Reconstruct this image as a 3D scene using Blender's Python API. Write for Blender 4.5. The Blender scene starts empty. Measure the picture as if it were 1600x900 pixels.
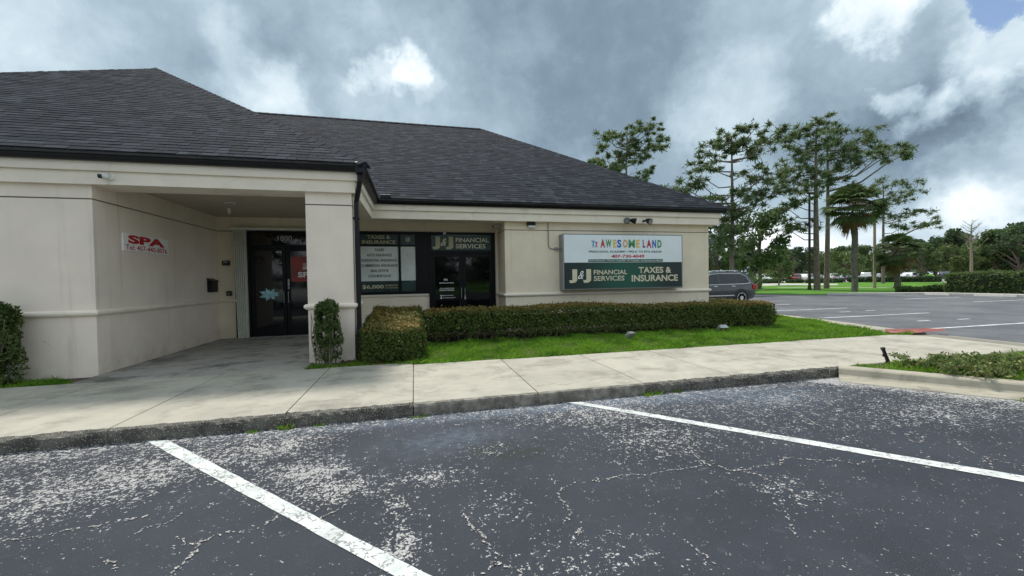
import bpy, math, random
import numpy as np
from mathutils import Vector, Matrix, Euler

scene = bpy.context.scene
COL = scene.collection
rnd = random.Random(7)
rng = np.random.default_rng(7)
PI = math.pi

# ------------------------------------------------------------------ camera
cam_d = bpy.data.cameras.new("camera")
cam_d.sensor_fit = 'HORIZONTAL'
cam_d.sensor_width = 36.0
cam_d.lens = 36.0 * 630.89 / 1600.0
cam_d.clip_start = 0.05
cam_d.clip_end = 3000
cam = bpy.data.objects.new("camera", cam_d)
COL.objects.link(cam)
YAW, PITCH, ROLL = 0.23793, -0.019689, -0.016413
_fw = Vector((math.sin(YAW) * math.cos(PITCH), math.cos(YAW) * math.cos(PITCH), math.sin(PITCH)))
_rt = Vector((math.cos(YAW), -math.sin(YAW), 0))
_up = _rt.cross(_fw)
_r2 = _rt * math.cos(ROLL) + _up * math.sin(ROLL)
_u2 = _up * math.cos(ROLL) - _rt * math.sin(ROLL)
_M = Matrix((_r2, _u2, -_fw)).transposed().to_4x4()
_M.translation = Vector((0, 0, 1.5))
cam.matrix_world = _M
scene.camera = cam


def look(u, v):
    """unit direction of the view ray for a point of the 1600x900 frame (used for the cloud layout of the sky)"""
    d = _r2 * ((u - 800) / 630.89) + _u2 * ((450 - v) / 630.89) + _fw
    return d.normalized()


# ------------------------------------------------------------------ sun and sky
TO_SUN = Vector((-0.10, 0.44, 0.90)).normalized()
sun_d = bpy.data.lights.new("sun", 'SUN')
sun_d.energy = 2.6
sun_d.angle = math.radians(9)
sun_d.color = (1.0, 0.95, 0.86)
sun = bpy.data.objects.new("sun", sun_d)
COL.objects.link(sun)
sun.rotation_euler = TO_SUN.to_track_quat('Z', 'Y').to_euler()

scene.view_settings.view_transform = 'Standard'
scene.view_settings.look = 'None'
scene.view_settings.gamma = 1.0
scene.view_settings.exposure = 0.62
scene.view_settings.use_curve_mapping = False
scene.cycles.max_bounces = 6
scene.cycles.transparent_max_bounces = 6

world = bpy.data.worlds.new("World")
scene.world = world
world.use_nodes = True
WT = world.node_tree
WT.nodes.clear()


class NG:
    """small helper to write node graphs"""
    def __init__(s, tree): s.t = tree
    def n(s, kind, **kw):
        nd = s.t.nodes.new(kind)
        for k, v in kw.items(): setattr(nd, k, v)
        return nd
    def put(s, sock, v):
        if v is None: return
        if hasattr(v, 'links') and hasattr(v, 'is_output'): s.t.links.new(v, sock)
        else: sock.default_value = v
    def math(s, op, a, b=None, c=None, clamp=False):
        nd = s.n('ShaderNodeMath', operation=op, use_clamp=clamp)
        s.put(nd.inputs[0], a); s.put(nd.inputs[1], b)
        if c is not None: s.put(nd.inputs[2], c)
        return nd.outputs[0]
    def vmath(s, op, a, b=None, out=0):
        nd = s.n('ShaderNodeVectorMath', operation=op)
        s.put(nd.inputs[0], a)
        if op == 'SCALE': s.put(nd.inputs['Scale'], b)
        elif b is not None: s.put(nd.inputs[1], b)
        return nd.outputs[out]
    def noise(s, vec, scale, detail=4, rough=0.5, dist=0.0, out='Fac'):
        nd = s.n('ShaderNodeTexNoise')
        s.put(nd.inputs['Vector'], vec)
        nd.inputs['Scale'].default_value = scale
        nd.inputs['Detail'].default_value = detail
        nd.inputs['Roughness'].default_value = rough
        nd.inputs['Distortion'].default_value = dist
        return nd.outputs[out]
    def smooth(s, v, a, b, c=0.0, d=1.0, kind='SMOOTHSTEP'):
        nd = s.n('ShaderNodeMapRange', interpolation_type=kind)
        s.put(nd.inputs['Value'], v)
        s.put(nd.inputs['From Min'], a); s.put(nd.inputs['From Max'], b)
        s.put(nd.inputs['To Min'], c); s.put(nd.inputs['To Max'], d)
        return nd.outputs[0]
    def mix(s, f, a, b, blend='MIX'):
        nd = s.n('ShaderNodeMix', data_type='RGBA', blend_type=blend)
        s.put(nd.inputs[0], f)
        for sk, v in ((nd.inputs[6], a), (nd.inputs[7], b)):
            if isinstance(v, (tuple, list)) and len(v) == 3: v = (*v, 1)
            s.put(sk, v)
        return nd.outputs[2]
    def ramp(s, f, stops):
        nd = s.n('ShaderNodeValToRGB')
        cr = nd.color_ramp
        while len(cr.elements) < len(stops): cr.elements.new(0.5)
        for e, (p, c) in zip(cr.elements, stops):
            e.position = p; e.color = (*c, 1)
        s.put(nd.inputs[0], f)
        return nd.outputs[0]


g = NG(WT)
tc = g.n('ShaderNodeTexCoord').outputs['Generated']
dirn = g.vmath('NORMALIZE', tc)
sep = g.n('ShaderNodeSeparateXYZ'); g.put(sep.inputs[0], dirn)
zz = g.math('ADD', g.math('MAXIMUM', sep.outputs[2], 0.0), 0.22)
cmb = g.n('ShaderNodeCombineXYZ')
g.put(cmb.inputs[0], g.math('DIVIDE', sep.outputs[0], zz))
g.put(cmb.inputs[1], g.math('DIVIDE', sep.outputs[1], zz))
cmb.inputs[2].default_value = 3.7
pl = cmb.outputs[0]
wcol = g.noise(dirn, 6.0, 9, 0.62, 0.0, 'Color')
warp = g.vmath('ADD', dirn, g.vmath('SCALE', g.vmath('SUBTRACT', wcol, (0.5, 0.5, 0.5)), 0.24))
warp = g.vmath('NORMALIZE', warp)
nA = g.noise(pl, 0.95, 7, 0.52, 0.25)
nB = g.noise(g.vmath('SCALE', warp, 2.6), 1.9, 10, 0.58, 0.3)
nC = g.noise(dirn, 11.0, 9, 0.60, 0.2)
br = g.math('ADD', 0.62, g.math('ADD', g.math('MULTIPLY', g.math('SUBTRACT', nA, 0.5), 0.34),
                                g.math('ADD', g.math('MULTIPLY', g.math('SUBTRACT', nB, 0.5), 0.40), g.math('MULTIPLY', g.math('SUBTRACT', nC, 0.5), 0.26))))
BLOBS = [  # u, v, outer degrees, amount : where the cloud deck is thin (+) or thick (-)
    (880, 260, 74, -0.20),                       # grey bank in view; unseen sky around it kept brighter to lift the walls
    (600, 118, 3.2, 0.20), (632, 104, 3.4, 0.22), (655, 128, 3.0, 0.10), (625, 110, 10, 0.09), (400, 125, 7, 0.14), (455, 165, 6, 0.14), (180, 60, 24, -0.07), (330, 40, 12, -0.04), (30, 25, 8, 0.05), (1140, 165, 9, 0.15),
    (1440, 40, 10, 0.10), (1360, 25, 4, 0.26), (1580, 75, 6, 0.24), (1370, 157, 2.2, 0.34), (1448, 168, 3.0, 0.38),
    (1560, 150, 3, 0.22), (1545, 262, 5, 0.20), (1450, 295, 5, 0.08), (1500, 350, 6, 0.08), (1320, 388, 6, 0.20),
    (1220, 388, 5, 0.20), (1150, 380, 5, 0.16), (1590, 330, 7, -0.10),
    (700, 50, 15, -0.08), (930, 90, 16, -0.14), (1060, 60, 12, -0.06), (1010, 290, 11, -0.10), (870, 190, 10, -0.05),
    (1280, 160, 10, -0.08), (1430, 215, 8, -0.20), (1550, 205, 6, -0.16), (500, 60, 8, -0.05), (1350, 250, 9, -0.10), (1500, 110, 7, -0.10)]
tot = g.math('ADD', br, g.smooth(sep.outputs[2], 0.26, 0.02, 0.0, 0.13))      # cloud deck brightens towards the horizon
for u, v, r, a in BLOBS:
    d = look(u, v)
    dt = g.vmath('DOT_PRODUCT', warp, (d.x, d.y, d.z), out='Value')
    tot = g.math('ADD', tot, g.smooth(dt, math.cos(math.radians(r)), 1.0, 0.0, a))
cloud = g.ramp(tot, [(0.0, (0.092, 0.132, 0.178)), (0.25, (0.158, 0.218, 0.276)), (0.44, (0.268, 0.350, 0.414)), (0.60, (0.415, 0.505, 0.562)),
                     (0.78, (0.66, 0.71, 0.75)), (0.92, (0.88, 0.90, 0.92)), (1.0, (0.93, 0.94, 0.95))])
sky = g.n('ShaderNodeTexSky', sky_type='NISHITA', sun_disc=False)
sky.sun_elevation = math.asin(TO_SUN.z)
sky.sun_rotation = math.atan2(TO_SUN.x, TO_SUN.y)
hole = None
for u, v, r in ((1562, 14, 2.6), (1545, 20, 2.0), (1580, 6, 2.2)):
    d = look(u, v)
    dt = g.vmath('DOT_PRODUCT', warp, (d.x, d.y, d.z), out='Value')
    s_ = g.smooth(dt, math.cos(math.radians(r)), math.cos(math.radians(r * 0.55)))
    hole = s_ if hole is None else g.math('MAXIMUM', hole, s_)
openings = g.smooth(g.noise(pl, 0.8, 8, 0.55, 0.3), 0.60, 0.70)          # breaks in the deck away from the dense part
openings = g.math('MULTIPLY', openings, g.smooth(tot, 0.60, 0.75))
hole = g.math('MAXIMUM', hole, g.math('MULTIPLY', openings, 0.0))
bg1 = g.n('ShaderNodeBackground'); g.put(bg1.inputs[0], cloud); bg1.inputs[1].default_value = 1.0
bg2 = g.n('ShaderNodeBackground'); g.put(bg2.inputs[0], sky.outputs[0]); bg2.inputs[1].default_value = 0.10
ms = g.n('ShaderNodeMixShader')
g.put(ms.inputs[0], hole); WT.links.new(bg1.outputs[0], ms.inputs[1]); WT.links.new(bg2.outputs[0], ms.inputs[2])
wo = g.n('ShaderNodeOutputWorld'); WT.links.new(ms.outputs[0], wo.inputs[0])

# ------------------------------------------------------------------ materials
MATS = {}


def new_mat(name):
    m = bpy.data.materials.new(name); m.use_nodes = True
    MATS[name] = m
    gg = NG(m.node_tree)
    bs = m.node_tree.nodes['Principled BSDF']
    return m, gg, bs


def mat(name, col, rough=0.6, var=0.12, scale=6.0, bump=0.0, bscale=60.0, metal=0.0, spec=0.5, obj=False, dirt=None):
    """plain surface: base colour with noise variation, optional fine relief and blotchy dirt"""
    m, q, bs = new_mat(name)
    P = q.n('ShaderNodeTexCoord').outputs['Object'] if obj else q.n('ShaderNodeNewGeometry').outputs['Position']
    f = q.noise(P, scale, 5, 0.6)
    lo = tuple(c * (1 - var) for c in col); hi = tuple(min(1, c * (1 + var)) for c in col)
    c = q.mix(q.smooth(f, 0.3, 0.7), lo, hi)
    if dirt:
        dcol, amt, ds = dirt
        dn = q.smooth(q.noise(P, ds, 6, 0.65, 0.6), 0.52, 0.75, 0, amt)
        c = q.mix(dn, c, dcol)
    q.put(bs.inputs['Base Color'], c)
    q.put(bs.inputs['Roughness'], q.smooth(f, 0.2, 0.8, max(0, rough - 0.06), min(1, rough + 0.06)))
    bs.inputs['Metallic'].default_value = metal
    bs.inputs['Specular IOR Level'].default_value = spec
    if bump:
        b = q.n('ShaderNodeBump'); b.inputs['Strength'].default_value = bump; b.inputs['Distance'].default_value = 0.01
        q.put(b.inputs['Height'], q.noise(P, bscale, 4, 0.6))
        m.node_tree.links.new(b.outputs[0], bs.inputs['Normal'])
    return m


# stucco of the walls: cream, fine grain, rain streaks and a grubby base
def stucco(name, col):
    m, q, bs = new_mat(name)
    P = q.n('ShaderNodeNewGeometry').outputs['Position']
    sp = q.n('ShaderNodeSeparateXYZ'); q.put(sp.inputs[0], P)
    f = q.noise(P, 1.3, 6, 0.6)
    c = q.mix(q.smooth(f, 0.3, 0.7), tuple(x * 0.93 for x in col), tuple(min(1, x * 1.04) for x in col))
    mp = q.n('ShaderNodeMapping'); q.put(mp.inputs[0], P); mp.inputs['Scale'].default_value = (7, 7, 0.35)
    st = q.smooth(q.noise(mp.outputs[0], 1.0, 5, 0.6), 0.54, 0.80, 0, 0.5)
    c = q.mix(st, c, tuple(x * 0.62 for x in col))
    base = q.math('MULTIPLY', q.smooth(sp.outputs[2], 0.62, 0.12), q.smooth(q.noise(P, 3.0, 6, 0.65), 0.35, 0.75))
    c = q.mix(q.math('MULTIPLY', base, 0.45), c, (0.33, 0.27, 0.20))
    spk = q.smooth(q.noise(P, 16, 2, 0.5), 0.74, 0.80, 0, 0.35)
    c = q.mix(spk, c, (0.28, 0.24, 0.19))
    q.put(bs.inputs['Base Color'], c)
    bs.inputs['Roughness'].default_value = 0.85
    bs.inputs['Specular IOR Level'].default_value = 0.25
    b = q.n('ShaderNodeBump'); b.inputs['Strength'].default_value = 0.35; b.inputs['Distance'].default_value = 0.006
    q.put(b.inputs['Height'], q.noise(P, 85, 4, 0.65))
    m.node_tree.links.new(b.outputs[0], bs.inputs['Normal'])
    return m


stucco('stucco_pink', (0.84, 0.735, 0.635))
stucco('stucco_cream', (0.83, 0.72, 0.57))
mat('trim', (0.86, 0.77, 0.655), 0.6, 0.05, 2.0, 0.1, 40, dirt=((0.35, 0.31, 0.25), 0.35, 2.2))
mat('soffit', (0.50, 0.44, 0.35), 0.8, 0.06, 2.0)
mat('groove', (0.20, 0.18, 0.15), 0.9)
mat('black_metal', (0.008, 0.008, 0.012), 0.40, 0.2, 3, spec=0.3)
mat('bronze', (0.005, 0.005, 0.008), 0.40, 0.2, 3, spec=0.2)
mat('grey_metal', (0.30, 0.31, 0.32), 0.4, 0.1, 9, metal=0.6)
mat('chrome', (0.75, 0.76, 0.78), 0.2, 0.04, 9, metal=1.0)
mat('white_plastic', (0.75, 0.75, 0.72), 0.4, 0.05, 9)
mat('black_plastic', (0.015, 0.015, 0.016), 0.4, 0.2, 9)
mat('shutter', (0.68, 0.68, 0.60), 0.45, 0.08, 8)
mat('sign_white', (0.78, 0.84, 0.88), 0.35, 0.03, 2.0)
mat('vinyl_white', (0.62, 0.66, 0.62), 0.5, 0.10, 2.0)
mat('gold', (0.42, 0.38, 0.24), 0.45, 0.06, 6)
mat('gold_light', (0.66, 0.60, 0.44), 0.45, 0.05, 6)
mat('ink', (0.02, 0.03, 0.03), 0.5)
mat('ink_green', (0.03, 0.10, 0.08), 0.5)
mat('text_white', (0.8, 0.8, 0.78), 0.5, 0.03)
mat('board_white', (0.90, 0.90, 0.89), 0.45, 0.03)
mat('text_grey', (0.35, 0.36, 0.38), 0.4, 0.03, metal=0.5)
for nm, c in (('red', (0.50, 0.015, 0.03)), ('green', (0.07, 0.30, 0.12)), ('yellow', (0.72, 0.50, 0.10)), ('blue', (0.03, 0.13, 0.50)),
              ('sky', (0.06, 0.30, 0.62)), ('orange', (0.75, 0.40, 0.14)), ('purple', (0.20, 0.03, 0.22))):
    mat('print_' + nm, c, 0.45, 0.12, 7)
mat('reflected_red', (0.26, 0.028, 0.016), 0.4, 0.35, 5)  # reflection of a red storefront, painted as a surface colour
mat('decal_cyan', (0.30, 0.55, 0.60), 0.4, 0.25, 12)
mat('decal_leaf', (0.05, 0.14, 0.10), 0.4, 0.3, 12)
mat('soil', (0.075, 0.05, 0.035), 0.95, 0.35, 14, 0.6, 40)
mat('path_concrete', (0.42, 0.40, 0.36), 0.85, 0.1, 3)
mat('bark', (0.16, 0.125, 0.105), 0.95, 0.35, 5, 0.8, 14)
mat('palm_bark', (0.12, 0.105, 0.09), 0.95, 0.35, 6, 0.8, 18)
mat('twig', (0.20, 0.17, 0.13), 0.9, 0.25, 9)
mat('dark_pole', (0.035, 0.028, 0.024), 0.7, 0.2, 4)
mat('wood_pole', (0.34, 0.28, 0.21), 0.85, 0.2, 4)
mat('glass', (0.004, 0.004, 0.005), 0.03, 0.0, 3, spec=0.5)
mat('car_glass', (0.010, 0.012, 0.015), 0.05, 0.0, 3, spec=0.6)
mat('tyre', (0.015, 0.015, 0.016), 0.85, 0.2, 9)
mat('tail_red', (0.40, 0.01, 0.015), 0.2, 0.1, 9)
mat('headlamp', (0.65, 0.68, 0.70), 0.15, 0.05, 9)
for nm, c in (('charcoal', (0.026, 0.027, 0.032)), ('white', (0.72, 0.73, 0.74)), ('silver', (0.42, 0.44, 0.46)), ('red', (0.30, 0.02, 0.025)),
              ('navy', (0.03, 0.045, 0.10)), ('black', (0.015, 0.015, 0.018)), ('pale_blue', (0.35, 0.48, 0.60)), ('grey', (0.16, 0.165, 0.17))):
    m_ = mat('paint_' + nm, c, 0.28, 0.05, 2, spec=0.6)
    m_.node_tree.nodes['Principled BSDF'].inputs['Coat Weight'].default_value = 0.6
mat('cable', (0.30, 0.30, 0.29), 0.5)
mat('mulch', (0.10, 0.045, 0.025), 0.95, 0.4, 20)
mat('stop_concrete', (0.52, 0.50, 0.46), 0.85, 0.12, 5, 0.3, 40)


def green_sign(name, dark, mid_col):
    """printed panel: dark ends with a brighter green middle"""
    m, q, bs = new_mat(name)
    P = q.n('ShaderNodeTexCoord').outputs['Object']
    sp = q.n('ShaderNodeSeparateXYZ'); q.put(sp.inputs[0], P)
    d = q.math('ABSOLUTE', q.math('SUBTRACT', sp.outputs[0], 5.75))
    q.put(bs.inputs['Base Color'], q.mix(q.smooth(d, 0.1, 1.5), mid_col, dark))
    bs.inputs['Roughness'].default_value = 0.35
    return m


green_sign('sign_green', (0.012, 0.026, 0.028), (0.008, 0.088, 0.060))
mat('vinyl_green', (0.012, 0.040, 0.036), 0.3, 0.3, 1.6)


# concrete pavement: warm grey, mottled, dark mildew near the building
def concrete(name, col, mildew):
    m, q, bs = new_mat(name)
    P = q.n('ShaderNodeNewGeometry').outputs['Position']
    sp = q.n('ShaderNodeSeparateXYZ'); q.put(sp.inputs[0], P)
    oi = q.n('ShaderNodeObjectInfo').outputs['Random']
    f = q.noise(P, 2.2, 7, 0.62)
    c = q.mix(q.smooth(f, 0.3, 0.7), tuple(x * 0.86 for x in col), tuple(x * 1.06 for x in col))
    c = q.mix(q.math('MULTIPLY', oi, 0.16), c, tuple(x * 0.6 for x in col))
    fine = q.noise(P, 120, 3, 0.7)
    c = q.mix(q.smooth(fine, 0.45, 0.75, 0, 0.30), c, tuple(x * 0.62 for x in col))
    sp1 = q.smooth(q.noise(P, 26, 4, 0.7), 0.66, 0.74, 0, 0.5)
    c = q.mix(sp1, c, tuple(x * 0.45 for x in col))
    mp = q.n('ShaderNodeMapping'); q.put(mp.inputs[0], P); mp.inputs['Scale'].default_value = (1.0, 1.35, 1)
    st = q.smooth(q.noise(mp.outputs[0], 1.5, 11, 0.74, 0.3), 0.46, 0.66, 0, mildew)
    c = q.mix(st, c, (0.075, 0.070, 0.062))
    q.put(bs.inputs['Base Color'], c)
    bs.inputs['Roughness'].default_value = 0.9
    bs.inputs['Specular IOR Level'].default_value = 0.2
    b = q.n('ShaderNodeBump'); b.inputs['Strength'].default_value = 0.4; b.inputs['Distance'].default_value = 0.006
    q.put(b.inputs['Height'], fine)
    m.node_tree.links.new(b.outputs[0], bs.inputs['Normal'])
    return m


concrete('concrete', (0.43, 0.405, 0.345), 0.40)
concrete('concrete_stained', (0.36, 0.345, 0.31), 0.75)
concrete('kerb_concrete', (0.40, 0.37, 0.30), 0.45)


# broken kerb face: exposed aggregate, black grime with pale stones
def aggregate(name, dark, stone, cut):
    m, q, bs = new_mat(name)
    P = q.n('ShaderNodeNewGeometry').outputs['Position']
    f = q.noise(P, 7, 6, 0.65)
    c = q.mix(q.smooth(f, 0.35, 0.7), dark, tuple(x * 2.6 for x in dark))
    v = q.n('ShaderNodeTexVoronoi'); q.put(v.inputs['Vector'], P); v.inputs['Scale'].default_value = 75
    hs = q.noise(P, 40, 3, 0.6)
    k = q.math('MULTIPLY', q.smooth(v.outputs['Distance'], 0.42, 0.30), q.smooth(hs, cut, cut + 0.05))
    c = q.mix(k, c, stone)
    q.put(bs.inputs['Base Color'], c)
    bs.inputs['Roughness'].default_value = 0.9
    b = q.n('ShaderNodeBump'); b.inputs['Strength'].default_value = 0.9; b.inputs['Distance'].default_value = 0.02
    q.put(b.inputs['Height'], q.math('ADD', f, q.math('MULTIPLY', k, 0.4)))
    m.node_tree.links.new(b.outputs[0], bs.inputs['Normal'])
    return m


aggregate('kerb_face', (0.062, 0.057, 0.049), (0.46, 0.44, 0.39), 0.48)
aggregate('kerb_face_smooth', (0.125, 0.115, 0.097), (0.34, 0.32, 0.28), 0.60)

# asphalt: sealed dark blue-grey, worn to pale aggregate where the attribute "wear" is high
m, q, bs = new_mat('asphalt')
P = q.n('ShaderNodeNewGeometry').outputs['Position']


def attr(name):
    a = q.n('ShaderNodeAttribute'); a.attribute_name = name
    return a.outputs['Fac']


wear, fade, stain, old_glare = attr('wear'), attr('fade'), attr('stain'), attr('old_glare')
f1 = q.noise(P, 1.1, 6, 0.6)
f2 = q.noise(P, 9, 5, 0.65)
grain = q.noise(P, 170, 3, 0.75)
c = q.mix(q.smooth(f1, 0.3, 0.7), (0.018, 0.022, 0.031), (0.031, 0.036, 0.049))
c = q.mix(q.smooth(grain, 0.44, 0.75, 0, 0.60), c, (0.12, 0.127, 0.145))
c = q.mix(q.smooth(f2, 0.56, 0.74, 0, 0.40), c, (0.075, 0.085, 0.11))
c = q.mix(q.math('MULTIPLY', fade, q.smooth(f2, 0.30, 0.66, 0.25, 1.0)), c, (0.15, 0.19, 0.25))
c = q.mix(q.math('MULTIPLY', stain, q.smooth(q.noise(P, 7, 5, 0.65), 0.42, 0.60)), c, (0.028, 0.032, 0.030))
c = q.mix(old_glare, c, q.mix(q.smooth(q.math('ADD', q.math('MULTIPLY', grain, 0.5), q.math('MULTIPLY', q.noise(P, 0.45, 7, 0.7), 0.5)), 0.38, 0.62), (0.080, 0.084, 0.095), (0.185, 0.188, 0.200)))
n1 = q.noise(P, 25, 4, 0.62, 0.5)
n2 = q.noise(P, 66, 4, 0.62, 0.3)
n3 = q.noise(P, 6.5, 4, 0.6)
mod = q.math('ADD', q.math('MULTIPLY', n1, 0.42), q.math('ADD', q.math('MULTIPLY', n2, 0.40), q.math('MULTIPLY', n3, 0.18)))
cut = q.math('ADD', mod, q.math('MULTIPLY', wear, 0.128))
mask = q.smooth(cut, 0.622, 0.629)
tiny = q.noise(P, 105, 2, 0.5)                                     # single pale stones showing everywhere
mask = q.math('MAXIMUM', mask, q.math('MULTIPLY', q.smooth(tiny, 0.735, 0.75), q.smooth(n3, 0.42, 0.62)))
pale = q.mix(q.smooth(n2, 0.35, 0.65), (0.25, 0.24, 0.238), (0.47, 0.46, 0.455))
c = q.mix(mask, c, pale)
q.put(bs.inputs['Base Color'], c)
q.put(bs.inputs['Roughness'], q.smooth(grain, 0.3, 0.7, 0.55, 0.85))
bs.inputs['Specular IOR Level'].default_value = 0.22
b = q.n('ShaderNodeBump'); b.inputs['Strength'].default_value = 0.55; b.inputs['Distance'].default_value = 0.006
q.put(b.inputs['Height'], q.math('SUBTRACT', grain, q.math('MULTIPLY', mask, 0.5)))
m.node_tree.links.new(b.outputs[0], bs.inputs['Normal'])

# road paint, cracked and chipped
m, q, bs = new_mat('road_paint')
P = q.n('ShaderNodeNewGeometry').outputs['Position']
f = q.noise(P, 5, 5, 0.6)
c = q.mix(q.smooth(f, 0.3, 0.7), (0.46, 0.49, 0.485), (0.66, 0.68, 0.67))
v = q.n('ShaderNodeTexVoronoi', feature='DISTANCE_TO_EDGE'); q.put(v.inputs['Vector'], q.vmath('ADD', P, q.vmath('SCALE', q.noise(P, 12, 3, 0.6, 0, 'Color'), 0.12)))
v.inputs['Scale'].default_value = 11
crk = q.math('MULTIPLY', q.smooth(v.outputs['Distance'], 0.050, 0.018), q.smooth(q.noise(P, 4, 3, 0.6), 0.40, 0.52))
chip = q.smooth(q.noise(P, 26, 5, 0.65, 0.5), 0.595, 0.612)
chip = q.math('MULTIPLY', chip, q.smooth(q.noise(P, 2.3, 3, 0.6), 0.34, 0.48))
c = q.mix(q.math('MAXIMUM', q.math('MULTIPLY', crk, 0.85), q.math('MULTIPLY', chip, 0.9)), c, (0.16, 0.155, 0.15))
c = q.mix(q.smooth(q.noise(P, 140, 3, 0.7), 0.58, 0.70, 0, 0.5), c, (0.30, 0.30, 0.30))
q.put(bs.inputs['Base Color'], c); bs.inputs['Roughness'].default_value = 0.8
mat('thin_paint', (0.52, 0.54, 0.56), 0.8, 0.25, 3)
mat('crack_fill', (0.38, 0.36, 0.345), 0.9, 0.3, 30)
mat('red_paint', (0.22, 0.055, 0.045), 0.85, 0.35, 9, dirt=((0.40, 0.36, 0.31), 0.75, 5))


def leaf_mat(name, a, b_, tip=None, trans=0.30):
    """leaf surface: two greens by island, a browner colour where the attribute "tip" says so, light passing through"""
    m, q, bs = new_mat(name)
    r = q.n('ShaderNodeNewGeometry').outputs['Random Per Island']
    oi = q.n('ShaderNodeObjectInfo').outputs['Random']
    c = q.mix(r, a, b_)
    c = q.mix(q.math('MULTIPLY', oi, 0.35), c, tuple(x * 0.6 for x in a))
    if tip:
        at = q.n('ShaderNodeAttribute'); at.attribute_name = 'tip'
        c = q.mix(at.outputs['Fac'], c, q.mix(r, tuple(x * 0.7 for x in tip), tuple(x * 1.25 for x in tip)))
    q.put(bs.inputs['Base Color'], c)
    bs.inputs['Roughness'].default_value = 0.6
    bs.inputs['Specular IOR Level'].default_value = 0.3
    tr = q.n('ShaderNodeBsdfTranslucent'); q.put(tr.inputs[0], c)
    mx = q.n('ShaderNodeMixShader'); mx.inputs[0].default_value = trans
    m.node_tree.links.new(bs.outputs[0], mx.inputs[1]); m.node_tree.links.new(tr.outputs[0], mx.inputs[2])
    m.node_tree.links.new(mx.outputs[0], m.node_tree.nodes['Material Output'].inputs[0])
    return m


leaf_mat('pine_needles', (0.105, 0.150, 0.070), (0.220, 0.275, 0.130), trans=0.48)
leaf_mat('oak_leaves', (0.065, 0.115, 0.040), (0.135, 0.195, 0.065), trans=0.45)
leaf_mat('oak_leaves_light', (0.080, 0.130, 0.040), (0.155, 0.205, 0.070), trans=0.4)
leaf_mat('oak_leaves_dark', (0.050, 0.090, 0.045), (0.100, 0.145, 0.062), trans=0.4)
leaf_mat('palm_leaf', (0.050, 0.090, 0.030), (0.110, 0.155, 0.052), tip=(0.19, 0.115, 0.050))
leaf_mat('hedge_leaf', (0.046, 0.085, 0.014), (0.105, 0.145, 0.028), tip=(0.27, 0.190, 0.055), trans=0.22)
leaf_mat('shrub_leaf', (0.045, 0.090, 0.026), (0.110, 0.165, 0.050), tip=(0.16, 0.19, 0.05))
leaf_mat('juniper', (0.060, 0.125, 0.030), (0.14, 0.22, 0.055), tip=(0.32, 0.30, 0.12))
leaf_mat('grass_blade', (0.120, 0.300, 0.016), (0.290, 0.500, 0.050), tip=(0.28, 0.25, 0.09), trans=0.40)
q = NG(MATS['grass_blade'].node_tree)
_P = q.n('ShaderNodeNewGeometry').outputs['Position']
_bs = MATS['grass_blade'].node_tree.nodes['Principled BSDF']
_c = _bs.inputs['Base Color'].links[0].from_socket
_c2 = q.mix(q.smooth(q.noise(_P, 1.6, 6, 0.68), 0.44, 0.66, 0, 0.75), _c, (0.055, 0.150, 0.014))
_c2 = q.mix(q.smooth(q.noise(_P, 2.7, 5, 0.6), 0.60, 0.74, 0, 0.55), _c2, (0.30, 0.36, 0.07))
q.put(_bs.inputs['Base Color'], _c2)
for nd in MATS['grass_blade'].node_tree.nodes:
    if nd.bl_idname == 'ShaderNodeBsdfTranslucent': q.put(nd.inputs[0], _c2)
m, q, bs = new_mat('lawn')
P = q.n('ShaderNodeNewGeometry').outputs['Position']
c = q.mix(q.smooth(q.noise(P, 0.5, 6, 0.65), 0.35, 0.65), (0.070, 0.180, 0.022), (0.115, 0.250, 0.035))
c = q.mix(q.smooth(q.noise(P, 14, 5, 0.7), 0.45, 0.75, 0, 0.6), c, (0.030, 0.075, 0.014))
q.put(bs.inputs['Base Color'], c); bs.inputs['Roughness'].default_value = 0.95; bs.inputs['Specular IOR Level'].default_value = 0.1
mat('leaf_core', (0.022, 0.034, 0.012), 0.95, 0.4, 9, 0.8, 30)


def shingle_mat(name, src):
    m, q, bs = new_mat(name)
    P = q.n('ShaderNodeNewGeometry').outputs['Position']
    r = q.n('ShaderNodeObjectInfo').outputs['Random'] if src == 'object' else q.n('ShaderNodeNewGeometry').outputs['Random Per Island']
    c = q.ramp(r, [(0.0, (0.0065, 0.0085, 0.014)), (0.40, (0.0120, 0.0150, 0.023)), (0.72, (0.021, 0.025, 0.036)), (1.0, (0.039, 0.045, 0.060))])
    c = q.mix(q.smooth(q.noise(P, 150, 2, 0.7), 0.40, 0.72, 0, 0.55), c, (0.046, 0.050, 0.062))
    c = q.mix(q.smooth(q.noise(P, 0.7, 5, 0.6), 0.45, 0.75, 0, 0.35), c, (0.026, 0.029, 0.037))
    q.put(bs.inputs['Base Color'], c); bs.inputs['Roughness'].default_value = 0.9
    bs.inputs['Specular IOR Level'].default_value = 0.12
    b = q.n('ShaderNodeBump'); b.inputs['Strength'].default_value = 0.5; b.inputs['Distance'].default_value = 0.004
    q.put(b.inputs['Height'], q.noise(P, 220, 2, 0.7)); m.node_tree.links.new(b.outputs[0], bs.inputs['Normal'])


shingle_mat('shingle_object', 'object')
shingle_mat('shingle_island', 'island')
mat('roof_felt', (0.045, 0.045, 0.048), 0.9, 0.3, 3)

# ------------------------------------------------------------------ object helpers
WPOS = {}      # world translation of every parent, so that parts may be written in world coordinates


def tag(o, label=None, cat=None, group=None, kind=None):
    if label: o['label'] = label
    if cat: o['category'] = cat
    if group: o['group'] = group
    if kind: o['kind'] = kind
    return o


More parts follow.
